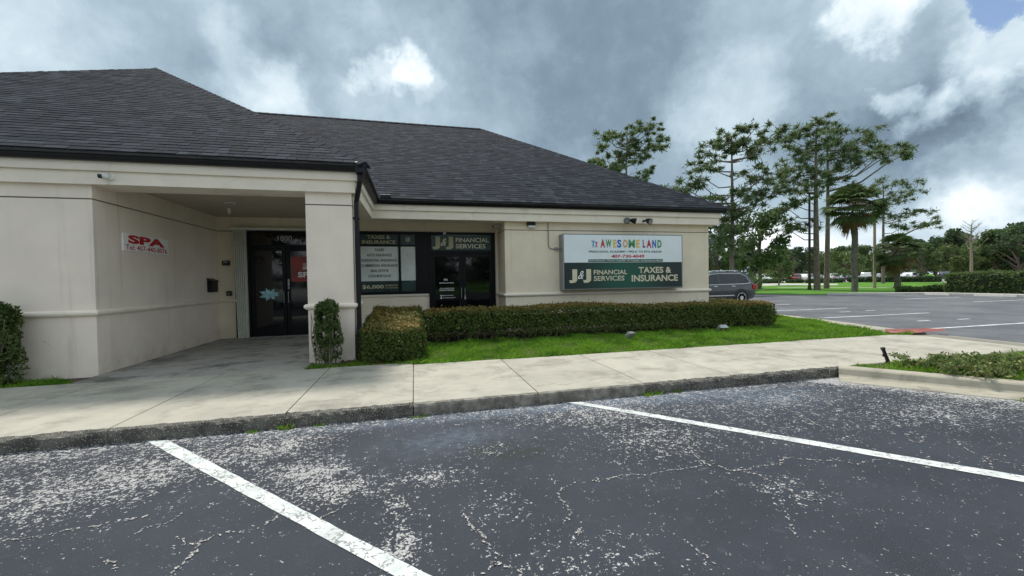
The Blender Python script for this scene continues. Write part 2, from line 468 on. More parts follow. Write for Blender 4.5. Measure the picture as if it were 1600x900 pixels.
def empty(name, loc, rz=0.0, label=None, cat=None, group=None, kind=None):
    o = bpy.data.objects.new(name, None)
    COL.objects.link(o)
    o.empty_display_size = 0.2
    o.location = loc; o.rotation_euler = (0, 0, rz)
    WPOS[o.name] = Vector(loc)
    return tag(o, label, cat, group, kind)


def link(name, me, mats, parent=None, local=False):
    o = bpy.data.objects.new(name, me)
    COL.objects.link(o)
    for mm in (mats if isinstance(mats, (list, tuple)) else [mats]):
        if mm not in [x.name for x in me.materials if x]: me.materials.append(MATS[mm])
    WPOS[o.name] = Vector((0, 0, 0))
    if parent:
        o.parent = parent
        if not local: o.location = -WPOS[parent.name]
        else: WPOS[o.name] = WPOS[parent.name].copy()
    return o


class MB:
    def __init__(s): s.v = []; s.f = []; s.m = []
    def add(s, verts, faces, mi=0):
        k = len(s.v); s.v += [tuple(p) for p in verts]
        s.f += [tuple(i + k for i in f) for f in faces]; s.m += [mi] * len(faces)
        return s
    def box(s, x0, x1, y0, y1, z0, z1, mi=0):
        return s.add([(x0, y0, z0), (x1, y0, z0), (x1, y1, z0), (x0, y1, z0), (x0, y0, z1), (x1, y0, z1), (x1, y1, z1), (x0, y1, z1)],
                     [(0, 3, 2, 1), (4, 5, 6, 7), (0, 1, 5, 4), (1, 2, 6, 5), (2, 3, 7, 6), (3, 0, 4, 7)], mi)
    def bevel_box(s, x0, x1, y0, y1, z0, z1, b=0.01, mi=0):
        """box with chamfered edges on top and sides"""
        vs = []
        for (z, i) in ((z0, b), (z0 + b, 0), (z1 - b, 0), (z1, b)):
            vs += [(x0 + i, y0 + i, z), (x1 - i, y0 + i, z), (x1 - i, y1 - i, z), (x0 + i, y1 - i, z)]
        fs = [(3, 2, 1, 0), (12, 13, 14, 15)]
        for r in range(3):
            for k in range(4):
                a = r * 4 + k; c = r * 4 + (k + 1) % 4
                fs.append((a, c, c + 4, a + 4))
        return s.add(vs, fs, mi)
    def prism(s, poly, z0, z1, mi=0):
        n = len(poly)
        vs = [(x, y, z0) for x, y in poly] + [(x, y, z1) for x, y in poly]
        fs = [tuple(range(n - 1, -1, -1)), tuple(range(n, 2 * n))]
        fs += [(k, (k + 1) % n, n + (k + 1) % n, n + k) for k in range(n)]
        return s.add(vs, fs, mi)
    def xprism(s, poly, y0, y1, mi=0):
        """outline in (x, z), pushed from y0 to y1"""
        n = len(poly)
        vs = [(x, y0, z) for x, z in poly] + [(x, y1, z) for x, z in poly]
        fs = [tuple(range(n)), tuple(range(2 * n - 1, n - 1, -1))]
        fs += [((k + 1) % n, k, n + k, n + (k + 1) % n) for k in range(n)]
        return s.add(vs, fs, mi)
    def tube(s, pts, rad, n=8, mi=0, caps=True):
        pts = [Vector(p) for p in pts]
        rads = rad if isinstance(rad, (list, tuple)) else [rad] * len(pts)
        vs = []
        for i, p in enumerate(pts):
            t = (pts[min(i + 1, len(pts) - 1)] - pts[max(i - 1, 0)])
            t = t.normalized() if t.length > 1e-9 else Vector((0, 0, 1))
            ref = Vector((0, 0, 1)) if abs(t.z) < 0.9 else Vector((1, 0, 0))
            a = t.cross(ref).normalized(); b = t.cross(a)
            for k in range(n):
                an = 2 * PI * k / n
                vs.append(p + (a * math.cos(an) + b * math.sin(an)) * rads[i])
        fs = []
        for i in range(len(pts) - 1):
            for k in range(n):
                fs.append((i * n + k, i * n + (k + 1) % n, (i + 1) * n + (k + 1) % n, (i + 1) * n + k))
        if caps:
            fs.append(tuple(range(n - 1, -1, -1))); fs.append(tuple(range((len(pts) - 1) * n, len(pts) * n)))
        return s.add(vs, fs, mi)
    def molding(s, path, prof, mi=0, closed=True, caps=True):
        """profile [(outward offset, z)] swept along a path in the plan with mitred corners; outward = right of travel"""
        n = len(path); k = len(prof)
        P = [Vector((p[0], p[1])) for p in path]
        vs = []
        for i in range(n):
            ds = []
            if i > 0: ds.append((P[i] - P[i - 1]).normalized())
            if i < n - 1: ds.append((P[i + 1] - P[i]).normalized())
            ns = [Vector((d.y, -d.x)) for d in ds]
            if len(ns) == 1: mit = ns[0]
            else:
                mit = (ns[0] + ns[1]); mit = mit / (mit.length_squared / 2) if mit.length > 1e-6 else ns[0]
            for o, z in prof:
                vs.append((P[i].x + mit.x * o, P[i].y + mit.y * o, z))
        fs = []
        for i in range(n - 1):
            for j in range(k if closed else k - 1):
                a = i * k + j; c = i * k + (j + 1) % k
                fs.append((a, c, c + k, a + k))
        if caps and closed:
            fs.append(tuple(range(k - 1, -1, -1))); fs.append(tuple(range((n - 1) * k, n * k)))
        return s.add(vs, fs, mi)
    def build(s, name, mats, parent=None, local=False, smooth=False):
        me = bpy.data.meshes.new(name)
        me.from_pydata(s.v, [], s.f)
        if max(s.m, default=0) > 0:
            me.polygons.foreach_set('material_index', s.m)
        if smooth:
            me.polygons.foreach_set('use_smooth', [True] * len(me.polygons))
        me.update()
        return link(name, me, mats, parent, local)


def raw_mesh(name, verts, faces_n, mats, parent=None, local=False, tip=None, smooth=False):
    """numpy vertices (k*n, 3) of k separate n-gons -> one object"""
    verts = np.asarray(verts, np.float32); k = len(verts) // faces_n
    me = bpy.data.meshes.new(name)
    me.vertices.add(len(verts)); me.vertices.foreach_set('co', verts.ravel())
    me.loops.add(k * faces_n); me.loops.foreach_set('vertex_index', np.arange(k * faces_n, dtype=np.int32))
    me.polygons.add(k); me.polygons.foreach_set('loop_start', np.arange(0, k * faces_n, faces_n, dtype=np.int32))
    me.update(calc_edges=True)
    if tip is not None:
        a = me.attributes.new('tip', 'FLOAT', 'POINT'); a.data.foreach_set('value', np.repeat(np.asarray(tip, np.float32), faces_n))
    return link(name, me, mats, parent, local)


def kids(o): return [c for c in o.children]


def copy_tree(o, parent=None):
    c = o.copy(); COL.objects.link(c)
    if parent: c.parent = parent
    for ch in list(o.children): copy_tree(ch, c)
    return c


def unit(n):
    a = rng.normal(size=(n, 3)); return a / np.linalg.norm(a, axis=1, keepdims=True)


def leaf_quads(centers, size, aspect=0.6, normals=None, jitter=1.0):
    """one pointed four-cornered leaf per centre"""
    n = len(centers)
    nn = unit(n) if normals is None else normals + unit(n) * jitter
    nn = nn / np.linalg.norm(nn, axis=1, keepdims=True)
    t = unit(n); a = np.cross(nn, t); a /= np.linalg.norm(a, axis=1, keepdims=True) + 1e-9
    b = np.cross(nn, a)
    s_ = (np.asarray(size) * (0.6 + 0.8 * rng.random(n)))[:, None]
    q_ = np.stack([centers - a * s_ * 0.5, centers + b * s_ * aspect * 0.5, centers + a * s_ * 0.5, centers - b * s_ * aspect * 0.5], 1)
    return q_.reshape(-1, 3)


def text_mesh(s, bold=0.0, shear=0.0):
    cu = bpy.data.curves.new('text', 'FONT'); cu.body = s; cu.offset = bold; cu.shear = shear; cu.resolution_u = 3
    o = bpy.data.objects.new('text', cu); COL.objects.link(o)
    bpy.context.view_layer.update()
    dg = bpy.context.evaluated_depsgraph_get()
    me = bpy.data.meshes.new_from_object(o.evaluated_get(dg))
    bpy.data.objects.remove(o); bpy.data.curves.remove(cu)
    return me


def lettering(s, x0, x1, z0, z1, y, material, parent, bold=0.02, shear=0.0, name='lettering', face='-y', local=False, depth=0.004, flip=False):
    """a line of letters fitted into the box x0..x1, z0..z1 on the plane y (facing -y), or y0..y1 on the plane x (facing +x)"""
    me = text_mesh(s, bold, shear)
    nv = len(me.vertices); co = np.empty(nv * 3, np.float32); me.vertices.foreach_get('co', co); co = co.reshape(-1, 3)
    lo, hi = co.min(0), co.max(0)
    u = x0 + (co[:, 0] - lo[0]) / max(1e-6, hi[0] - lo[0]) * (x1 - x0)
    w = z0 + (co[:, 1] - lo[1]) / max(1e-6, hi[1] - lo[1]) * (z1 - z0)
    out = np.empty_like(co)
    if face == '-y': out[:, 0] = u; out[:, 1] = y; out[:, 2] = w
    else: out[:, 0] = y; out[:, 1] = u; out[:, 2] = w
    me.vertices.foreach_set('co', out.ravel()); me.update()
    me.materials.clear()
    o = link(name, me, material, parent, local)
    return o


# ------------------------------------------------------------------ ground, lots, paths
b_ = MB(); b_.add([(-600, -600, -0.03), (900, -600, -0.03), (900, 900, -0.03), (-600, 900, -0.03)], [(0, 1, 2, 3)])
tag(b_.build('ground', 'lawn'), kind='structure')

KY = 4.62            # line of the pavement kerb
# asphalt of the lot as one tensor grid, fine where the photograph looks closely
xs = np.unique(np.concatenate([np.linspace(-40, -5, 12), np.arange(-5, 8.0, 0.07), np.arange(8.0, 13, 0.25), np.arange(13, 35.6, 1.5), [35.5]]))
ys = np.unique(np.concatenate([np.linspace(-30, 0.8, 12), np.arange(0.8, 4.9, 0.07), np.arange(4.9, 29, 1.5), [29.0]]))
X, Y = np.meshgrid(xs, ys, indexing='ij')


def blob(cx, cy, rx, ry, a): return a * np.exp(-(((X - cx) / rx) ** 2 + ((Y - cy) / ry) ** 2))


wear = 0.16 + 0 * X
for cx, cy, rx, ry, a in [(-2.5, 3.8, .85, .55, .44), (-2.7, 3.35, .8, .35, .34), (-2.0, 3.85, .5, .35, .40), (-.87, 3.50, .38, .28, .85), (-.55, 3.12, .35, .22, .75),
                          (-1.25, 4.1, .5, .3, .7), (.13, 3.13, .22, .15, .75), (-.11, 2.30, .13, .17, 1.0), (-.12, 2.72, .12, .25, .6), (2.1, 3.35, .55, .5, .5),
                          (5.6, 3.15, 1.2, .5, .6), (.8, 1.97, .5, .25, .35), (2.5, 2.24, .25, .2, .55), (1.9, 4.1, 1.0, .3, .6), (4.5, 4.0, 1.3, .35, .45),
                          (3.4, 3.4, 1.0, .6, .30), (.5, 2.6, .25, .3, .35), (-4.2, 4.0, 1.2, .7, .5), (0.6, 3.5, .4, .2, .35)]:
    wear += blob(cx, cy, rx, ry, a)
wear += 0.62 * np.exp(-((Y - KY) / 0.30) ** 2) * (X < 6.2) * (Y < 5)
dk = np.abs((X - 5.6) * .76 + (Y - 4.58) * .65)        # beside the cast kerb on the right
wear += 0.75 * np.exp(-(dk / 0.30) ** 2) * (X > 5.4) * (X < 9)
fade = blob(3.1, 4.45, 1.0, .2, .7) + blob(4.25, 4.1, .7, .35, .5) + blob(.3, 3.85, .6, .3, .4) + blob(1.5, 4.45, 1.2, .15, .6) + blob(-.5, 4.45, 1.4, .12, .4)
stain = blob(.66, 3.55, .22, .14, 1.3) + blob(.98, 3.40, .20, .18, 1.3) + blob(.8, 3.3, .15, .08, .8)
old_glare = np.where(X > 12.2, 0.85, np.clip((X - 8.5) / 3.5, 0, 1) * 0.85)  # paler right-hand lot: less sealing, plus sky glare put into the colour
wear = np.where(X > 11, 0.08, wear)
me = bpy.data.meshes.new('parking_lot')
nx, ny = X.shape
co = np.stack([X, Y, np.zeros_like(X)], -1).reshape(-1, 3)
keep = ~((X[:-1, :-1] >= -40) & (X[1:, 1:] <= 12.05) & (Y[:-1, :-1] > 4.9))
ii, jj = np.nonzero(keep)
quads = np.stack([ii * ny + jj, (ii + 1) * ny + jj, (ii + 1) * ny + jj + 1, ii * ny + jj + 1], 1)
me.from_pydata(co.tolist(), [], quads.tolist())
for nm, A in (('wear', wear), ('fade', fade), ('stain', stain), ('old_glare', old_glare)):
    at = me.attributes.new(nm, 'FLOAT', 'POINT'); at.data.foreach_set('value', np.clip(A, 0, 1.25).astype(np.float32).ravel())
tag(link('parking_lot', me, 'asphalt'), kind='structure')

# lawn beyond the lot covers the corner that curves away
def sheet(name, poly, z, material, kind='structure'):
    b = MB(); b.add([(x, y, z) for x, y in poly], [tuple(range(len(poly)))])
    return tag(b.build(name, material), kind=kind)


sheet('lawn', [(35.6, 20.5), (33.0, 22.2), (30.2, 24.0), (28.6, 26.0), (27.8, 28.0), (26.5, 29.2), (23, 29.4), (23, 80), (140, 80), (140, -30), (35.6, -30)], 0.012, 'lawn')
sheet('footpath', [(43.8, 41.0), (45.0, 41.6), (53.0, 28.2), (54.0, 20.0), (52.6, 20.0), (51.5, 28.0)], 0.020, 'path_concrete')
sheet('driveway', [(46, 52), (60, 46), (68, 52), (68, 64), (52, 66)], 0.018, 'path_concrete')
sheet('far_parking_lot', [(84, 40), (140, -8), (230, 60), (190, 160), (75, 100)], 0.024, 'path_concrete')

# painted lines of the near bays and cracks
def stripe(name, a0, a1, b0, b1, z, material):
    """band between the two edges a0-a1 and b0-b1 with wavering borders"""
    b = MB(); n = 60; vs = []
    for k in range(n + 1):
        t = k / n; e = 0.0028
        p = [a0[i] + (a1[i] - a0[i]) * t + rnd.uniform(-e, e) for i in (0, 1)]
        r = [b0[i] + (b1[i] - b0[i]) * t + rnd.uniform(-e, e) for i in (0, 1)]
        vs += [(p[0], p[1], z), (r[0], r[1], z)]
    b.add(vs, [(2 * k, 2 * k + 2, 2 * k + 3, 2 * k + 1) for k in range(n)])
    o = b.build(name, material); return tag(o, kind='structure')


stripe('bay_line', (-2.55, 4.61), (1.25, 0.70), (-2.345, 4.565), (1.36, .71), 0.004, 'road_paint')
stripe('bay_line', (1.77, 4.59), (5.6, 0.35), (1.94, 4.56), (5.75, .40), 0.004, 'road_paint')
stripe('bay_line', (-6.8, 4.5), (-3.0, 0.6), (-6.6, 4.5), (-2.8, 0.6), 0.004, 'road_paint')
for (x0, x1, y) in ((13.5, 18.6, 7.9), (13.7, 18.9, 11.1), (14.2, 18.9, 14.05), (14.4, 19, 17.0), (14.4, 19, 20.1), (27.6, 32.6, 14.4), (28.0, 32.6, 17.6), (27.6, 32.6, 11.2)):
    b = MB(); b.box(x0, x1, y - .055, y + .055, 0.001, 0.005)
    tag(b.build('bay_line', 'thin_paint'), kind='structure')
for (x, y) in ((15.6, 9.3), (17.2, 9.2), (18.3, 12.7), (16.8, 12.6)):
    b = MB(); b.box(x - .25, x + .25, y - .05, y + .05, 0.001, 0.005)
    tag(b.build('bay_mark', 'thin_paint'), kind='structure')

CRACKS = [[[-2.42,3.02],[-2.24,3.01],[-2.05,3.05],[-1.91,3.05],[-1.73,3.09]],[[-1.26,2.42],[-1.24,2.51],[-1.24,2.61],[-1.25,2.68],[-1.18,2.75],[-0.98,2.73],[-0.91,2.8],[-0.87,2.93]],[[-1.41,2.78],[-1.27,2.68]],[[-1.73,2.63],[-1.71,2.69],[-1.56,2.56]],[[-1.66,2.86],[-1.65,2.95],[-1.54,2.97],[-1.51,3.07]],[[-0.86,2.99],[-0.8,3.05],[-0.61,3.01],[-0.5,3.03],[-0.28,2.95]],[[-0.67,2.84],[-0.62,3.0]],[[-0.63,2.75],[-0.53,2.84],[-0.45,2.9]],[[-0.22,2.97],[-0.12,2.84],[-0.05,2.71]],[[0.28,2.59],[0.3,2.45],[0.35,2.34],[0.38,2.2],[0.4,2.07],[0.3,2.02]],[[0.4,2.07],[0.51,1.97]],[[0.86,2.31],[0.95,2.4],[0.94,2.65],[0.98,2.69],[1.14,2.77],[1.21,2.73],[1.38,2.74],[1.58,2.76],[1.69,2.71],[1.88,2.74],[2.03,2.72],[2.23,2.75],[2.32,2.74],[2.31,2.62],[2.42,2.59],[2.63,2.61],[2.79,2.59],[2.92,2.67],[3.04,2.62],[3.24,2.53]],[[2.42,2.59],[2.51,2.47],[2.5,2.36],[2.51,2.25],[2.5,2.15],[2.6,2.1]],[[2.23,2.75],[2.25,2.9],[2.38,2.99],[2.45,3.19],[2.6,3.46]],[[2.25,2.9],[2.15,3.0],[2.02,3.09]],[[1.58,2.76],[1.63,2.96],[1.73,3.07],[1.82,3.26],[1.99,3.64]],[[0.93,2.25],[0.88,2.06]],[[1.07,2.18],[1.15,2.11]],[[1.47,1.93],[1.49,1.78]],[[2.17,1.94],[2.1,1.84]],[[3.28,2.53],[3.37,2.43],[3.61,2.44]],[[3.87,2.9],[3.85,2.79],[3.78,2.59]],[[4.44,2.77],[4.26,2.62],[4.34,2.6],[4.61,2.72]],[[4.68,2.57],[4.5,2.38],[4.47,2.25],[4.47,2.18],[4.54,2.07]],[[4.47,2.25],[4.24,2.1]],[[4.04,3.75],[3.99,3.41],[3.87,3.14]]]
b = MB()
for pl_ in CRACKS:
    pts = []
    for (p, r) in zip(pl_[:-1], pl_[1:]):
        L = math.dist(p, r); n = max(2, int(L / 0.022))
        for k in range(n):
            t = k / n; pts.append((p[0] + (r[0] - p[0]) * t + rnd.gauss(0, .007), p[1] + (r[1] - p[1]) * t + rnd.gauss(0, .007)))
    pts.append(tuple(pl_[-1]))
    for (p, r) in zip(pts[:-1], pts[1:]):
        dens = .5 + .5 * math.sin(p[0] * 9.1 + p[1] * 7.3)
        for _ in range(3):
            if rnd.random() > .35 + .45 * dens: continue
            t = rnd.random(); sp_r = .006 + (.02 if rnd.random() < .12 else 0)
            cx, cy = p[0] + (r[0] - p[0]) * t + rnd.gauss(0, sp_r * .6), p[1] + (r[1] - p[1]) * t + rnd.gauss(0, sp_r * .6)
            rad = min(.009, .0026 + abs(rnd.gauss(0, .0032))); an = math.atan2(r[1] - p[1], r[0] - p[0]) + rnd.gauss(0, .4); k5 = rnd.choice((5, 6, 7))
            vs = []
            for k in range(k5):
                w_ = 2 * PI * k / k5 + rnd.uniform(-.3, .3); rr_ = rad * rnd.uniform(.55, 1.25)
                ex, ey = math.cos(w_) * rr_ * 1.7, math.sin(w_) * rr_ * .8
                vs.append((cx + ex * math.cos(an) - ey * math.sin(an), cy + ex * math.sin(an) + ey * math.cos(an), .0058))
            b.add(vs, [tuple(range(k5))])
tag(b.build('asphalt_cracks', 'crack_fill'), kind='stuff')

# ------------------------------------------------------------------ pavement of separate slabs
ZP = 0.14
walk = empty('sidewalk', (0, 4.6, 0), kind='structure')
JX = [-10.2, -8.7, -7.25, -5.8, -4.34, -2.87, -1.34, -0.035, 1.425, 2.86, 4.22, 5.87, 7.25, 8.85, 10.35]


def slab(x0, x1, yf0, yf1, yb0, yb1, ragged, fmat, n=28, drop=(0, 0)):
    """one slab: flat top with worn front arris, grimy face; f = front corner y, b = back corner y"""
    gp = 0.006
    x0 += gp; x1 -= gp
    vs = []; fs = []; ms = []
    for k in range(n + 1):
        t = k / n; x = x0 + (x1 - x0) * t
        yf = yf0 + (yf1 - yf0) * t; yb = yb0 + (yb1 - yb0) * t
        zt = ZP - (drop[0] + (drop[1] - drop[0]) * t)
        e = abs(rnd.gauss(0, ragged)); e2 = abs(rnd.gauss(0, ragged))
        hb = rnd.uniform(.004, .010)
        vs += [(x, yb, zt - 0.12), (x, yb, zt - 0.004), (x, yb - .008, zt), (x, yf + .03 + e * 2.0 + rnd.uniform(0, ragged), zt),
               (x, yf + .006 + e * .8, zt - .012 - e), (x, yf - .002 + rnd.uniform(-ragged, ragged) * .5, zt - .035 - e2), (x, yf + rnd.uniform(-ragged, ragged) * .5, -0.02)]
    m_ = 7
    for k in range(n):
        for j in range(m_ - 1):
            fs.append((k * m_ + j, (k + 1) * m_ + j, (k + 1) * m_ + j + 1, k * m_ + j + 1)); ms.append(0 if j < 3 else 1)
    fs.append(tuple(range(m_))); fs.append(tuple(range(n * m_ + m_ - 1, n * m_ - 1, -1))); ms += [0, 0]
    b = MB(); b.add(vs, fs); b.m = ms
    return b.build('slab', ['concrete', fmat], walk)


for k in range(len(JX) - 1):
    x0, x1 = JX[k], JX[k + 1]
    back0 = 6.98 if x0 < -1.2 else 6.80 if x0 < 0 else 6.76
    rough = x1 < 0 or 2.8 < x0 < 6
    xf1 = x1 + (0.05 if k == 12 else 0)
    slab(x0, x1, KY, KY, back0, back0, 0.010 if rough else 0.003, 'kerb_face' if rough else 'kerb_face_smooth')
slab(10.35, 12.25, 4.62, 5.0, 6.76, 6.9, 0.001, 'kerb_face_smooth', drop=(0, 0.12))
# bed under the joints
b = MB(); b.box(-12, 11.6, 4.70, 6.72, -0.02, 0.09); b.build('joint_bed', 'groove', walk)

por = empty('porch_floor', (-3, 8, 0), kind='structure')
for (x0, x1, y0, y1) in ((-4.72, -3.27, 6.99, 9.3), (-3.26, -1.70, 6.99, 9.3), (-4.72, -3.27, 9.31, 11.5), (-3.26, -0.9, 9.31, 11.5)):
    b = MB(); b.bevel_box(x0, x1, y0, y1, -0.02, 0.150, .006); b.build('slab', 'concrete_stained', por)

# cast kerb with gutter on the right
b = MB()
kp = [(6.02, 4.60), (6.40, 4.14), (7.15, 3.27), (8.2, 2.05), (10.5, -.6)]
b.molding(kp, [(-.20, -.02), (-.20, .135), (-.18, .148), (-.03, .148), (.0, .142), (.02, .125), (.05, .05), (.075, .03), (.34, .012), (.36, -.02)], caps=True)
tag(b.build('kerb', 'kerb_concrete', smooth=False), kind='structure')
# strip at the edge of the lawn beside the right hand lot
b = MB(); b.prism([(10.66, 6.91), (11.75, 6.95), (12.05, 8.2), (12.55, 9.9), (12.95, 12.1), (12.9, 22), (12.0, 22), (12.2, 12), (11.8, 10), (11.15, 8.5)], -.02, .095)
tag(b.build('kerb_strip', 'kerb_concrete'), kind='structure')
sheet('lawn', [(-1.70, 6.97), (-.7, 6.97), (-.05, 6.80), (10.6, 6.76), (10.75, 7.1), (11.2, 8.5), (11.85, 10), (12.2, 12), (12.0, 22), (8.6, 22), (8.6, 10.6), (2.3, 10.6), (2.3, 11.6), (-1.7, 11.6)], 0.118, 'soil')
sheet('red_paint_patch', [(10.55, 6.90), (10.9, 7.25), (11.25, 7.48), (11.7, 7.30), (12.05, 7.32), (12.5, 7.05), (12.2, 6.84), (11.85, 6.78), (11.5, 6.80), (11.1, 6.74)], 0.146, 'red_paint')
sheet('planting_bed', [(6.2, 4.66), (7.3, 3.38), (8.35, 2.16), (10.6, -.4), (13, -.4), (12.2, 4.62)], 0.128, 'soil')
sheet('lawn', [(-14, 6.99), (-4.72, 6.99), (-4.72, 7.56), (-14, 7.56)], 0.118, 'soil')

# kerb at the far side of the lot and a few wheel stops
b = MB(); b.molding([(35.55, -10), (35.55, 20.4), (33.0, 22.1), (30.2, 23.9)], [(-.12, 0), (-.12, .13), (.12, .15), (.14, 0)])
tag(b.build('kerb', 'stop_concrete'), kind='structure')

# ------------------------------------------------------------------ the building
ZL, ZG = 1.106, 2.84
bld = empty('shop_building', (2.0, 7.5, 0.14), label='low cream stucco shop building with dark shingled hip roofs and a covered porch', cat='building')
GR = 0.022


def wall_stack(b, x0, x1, y0, y1, z0, z1, inset=(1, 1, 1, 1)):
    """wall block with a recessed reveal line at ZG; inset = which of -x, +x, -y, +y faces step back"""
    b.box(x0, x1, y0, y1, z0, ZG - GR / 2)
    i = 0.014
    b.box(x0 + i * inset[0], x1 - i * inset[1], y0 + i * inset[2], y1 - i * inset[3], ZG - GR / 2, ZG + GR / 2, 1)
    b.box(x0, x1, y0, y1, ZG + GR / 2, z1)


b = MB(); wall_stack(b, -13.0, -4.734, 7.5, 11.7, .02, 3.30); b.build('wall', ['stucco_pink', 'groove'], bld)
b = MB()
b.box(-4.734, -4.06, 11.49, 11.75, .02, ZG - GR / 2); b.box(-4.734, -4.06, 11.504, 11.75, ZG - GR / 2, ZG + GR / 2, 1); b.box(-4.734, -4.06, 11.49, 11.75, ZG + GR / 2, 3.3)
b.box(-4.06, -2.30, 11.49, 11.75, 2.885, 3.3)
b.box(-2.30, -1.45, 11.49, 11.75, .02, 3.3)
b.box(-1.45, .41, 11.49, 11.75, .02, 1.165)
b.box(-1.45, 2.374, 11.49, 11.75, 2.87, 3.3)
b.box(2.29, 2.374, 11.49, 11.75, .02, 2.87)
b.build('wall', ['stucco_cream', 'groove'], bld)
b = MB(); wall_stack(b, 2.374, 8.702, 10.513, 22.4, .02, 3.30); b.build('wall', ['stucco_cream', 'groove'], bld)
b = MB(); wall_stack(b, -1.762, -1.024, 7.5, 8.24, .02, 3.30); pil = b.build('pillar', ['stucco_pink', 'groove'], bld)
b = MB()
for (sx_, sz_, L_, t_) in ((-5.44, .72, .13, -.5), (-5.35, .66, .05, -.6), (-5.22, .68, .035, 1.2), (-5.30, .60, .02, -.3)):
    c_, n_ = math.cos(t_), math.sin(t_)
    b = MB(); b.add([(sx_, 7.498, sz_), (sx_ + L_ * c_ * .5 + .006, 7.498, sz_ + L_ * n_ * .5 - .007), (sx_ + L_ * c_, 7.498, sz_ + L_ * n_), (sx_ + L_ * c_ * .5, 7.498, sz_ + L_ * n_ * .5 + .008)], [(0, 1, 2, 3)]); b.build('scuff_mark', 'soffit', bld)
prof = [(-.02, ZL - .055), (.018, ZL - .055), (.028, ZL - .045), (.050, ZL - .025), (.056, ZL), (.050, ZL + .022), (.034, ZL + .036), (-.02, ZL + .042)]
b = MB(); b.molding([(-13, 7.5), (-4.734, 7.5), (-4.734, 11.49), (-4.33, 11.49)], prof); b.build('ledge', 'trim', bld, smooth=False)
b = MB(); b.molding([(-1.44, 11.49), (.40, 11.49)], [(-.02, 1.10), (.03, 1.10), (.045, 1.13), (.04, 1.163), (-.02, 1.163)]); b.build('window_sill', 'trim', bld)
b = MB(); b.molding([(2.374, 11.47), (2.374, 10.513), (8.702, 10.513), (8.702, 22.4)], prof); b.build('ledge', 'trim', bld)
b = MB(); b.molding([(-1.762, 8.24), (-1.762, 7.5), (-1.024, 7.5), (-1.024, 8.24), (-1.762, 8.24)], prof, caps=False); b.build('ledge', 'trim', pil)
base_path = [(-13.1, 7.43), (-.954, 7.43), (-.954, 10.31), (8.90, 10.31), (8.90, 22.6)]
b = MB(); b.molding(base_path, [(-.55, 3.05), (0, 3.05), (0.004, 3.245), (-.55, 3.245)]); b.build('fascia', 'trim', bld)
b = MB(); b.molding(base_path, [(-.55, 3.247), (.045, 3.247), (.05, 3.262), (.05, 3.44), (-.55, 3.44)]); b.build('fascia', 'trim', bld)
b = MB(); b.molding([(-13.1, 7.38), (-.904, 7.38), (-.904, 10.26), (8.95, 10.26), (8.95, 22.6)],
                    [(.0, 3.385), (.065, 3.385), (.105, 3.43), (.112, 3.50), (.118, 3.505), (.118, 3.515), (.10, 3.515), (.10, 3.49), (.0, 3.49)])
gut = b.build('gutter', 'black_metal', bld)
b = MB(); b.bevel_box(-.925, -.77, 7.235, 7.40, 3.35, 3.535, .012); b.build('corner_box', 'black_metal', gut)
b = MB(); b.bevel_box(-.74, -.50, 10.12, 10.19, 3.515, 3.60, .008); b.build('splash_guard', 'black_metal', gut)
b = MB()
b.molding([(-.86, 7.33), (-.86, 7.34)], [(-.04, 3.25), (.04, 3.25), (.04, 3.40), (-.04, 3.40)])
for (z0, z1, xa, ya, xb, yb) in ((3.22, 3.40, -.865, 7.36, -.865, 7.36), (2.92, 3.22, -.962, 7.62, -.865, 7.36), (.28, 2.92, -.962, 7.62, -.962, 7.62), (.15, .28, -.90, 7.52, -.962, 7.62)):
    w = .036
    b.add([(xa - w, ya - .05, z0), (xa + w, ya - .05, z0), (xa + w, ya + .05, z0), (xa - w, ya + .05, z0),
           (xb - w, yb - .05, z1), (xb + w, yb - .05, z1), (xb + w, yb + .05, z1), (xb - w, yb + .05, z1)],
          [(0, 3, 2, 1), (4, 5, 6, 7), (0, 1, 5, 4), (1, 2, 6, 5), (2, 3, 7, 6), (3, 0, 4, 7)])
dsp = b.build('downspout', 'black_metal', bld)
for z in (.55, 2.62):
    b = MB(); b.box(-1.026, -.914, 7.56, 7.68, z, z + .03); b.build('strap', 'black_metal', dsp)
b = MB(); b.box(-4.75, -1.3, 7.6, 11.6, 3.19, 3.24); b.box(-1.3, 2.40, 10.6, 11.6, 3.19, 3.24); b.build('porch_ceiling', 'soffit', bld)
b = MB(); b.tube([(-3.65, 9.5, 3.17), (-3.65, 9.5, 3.19)], .10, 16); dl = b.build('downlight', 'white_plastic', bld)
b = MB(); b.tube([(-3.65, 9.5, 3.166), (-3.65, 9.5, 3.169)], .075, 16); b.build('lens', 'soffit', dl)

# roofs: solid deck, overlapping shingles on the two slopes in view
SL = 0.66
ZE = 3.51


def roof_deck(name, verts, faces):
    b = MB(); b.add(verts, faces); return b.build(name, 'roof_felt', bld)


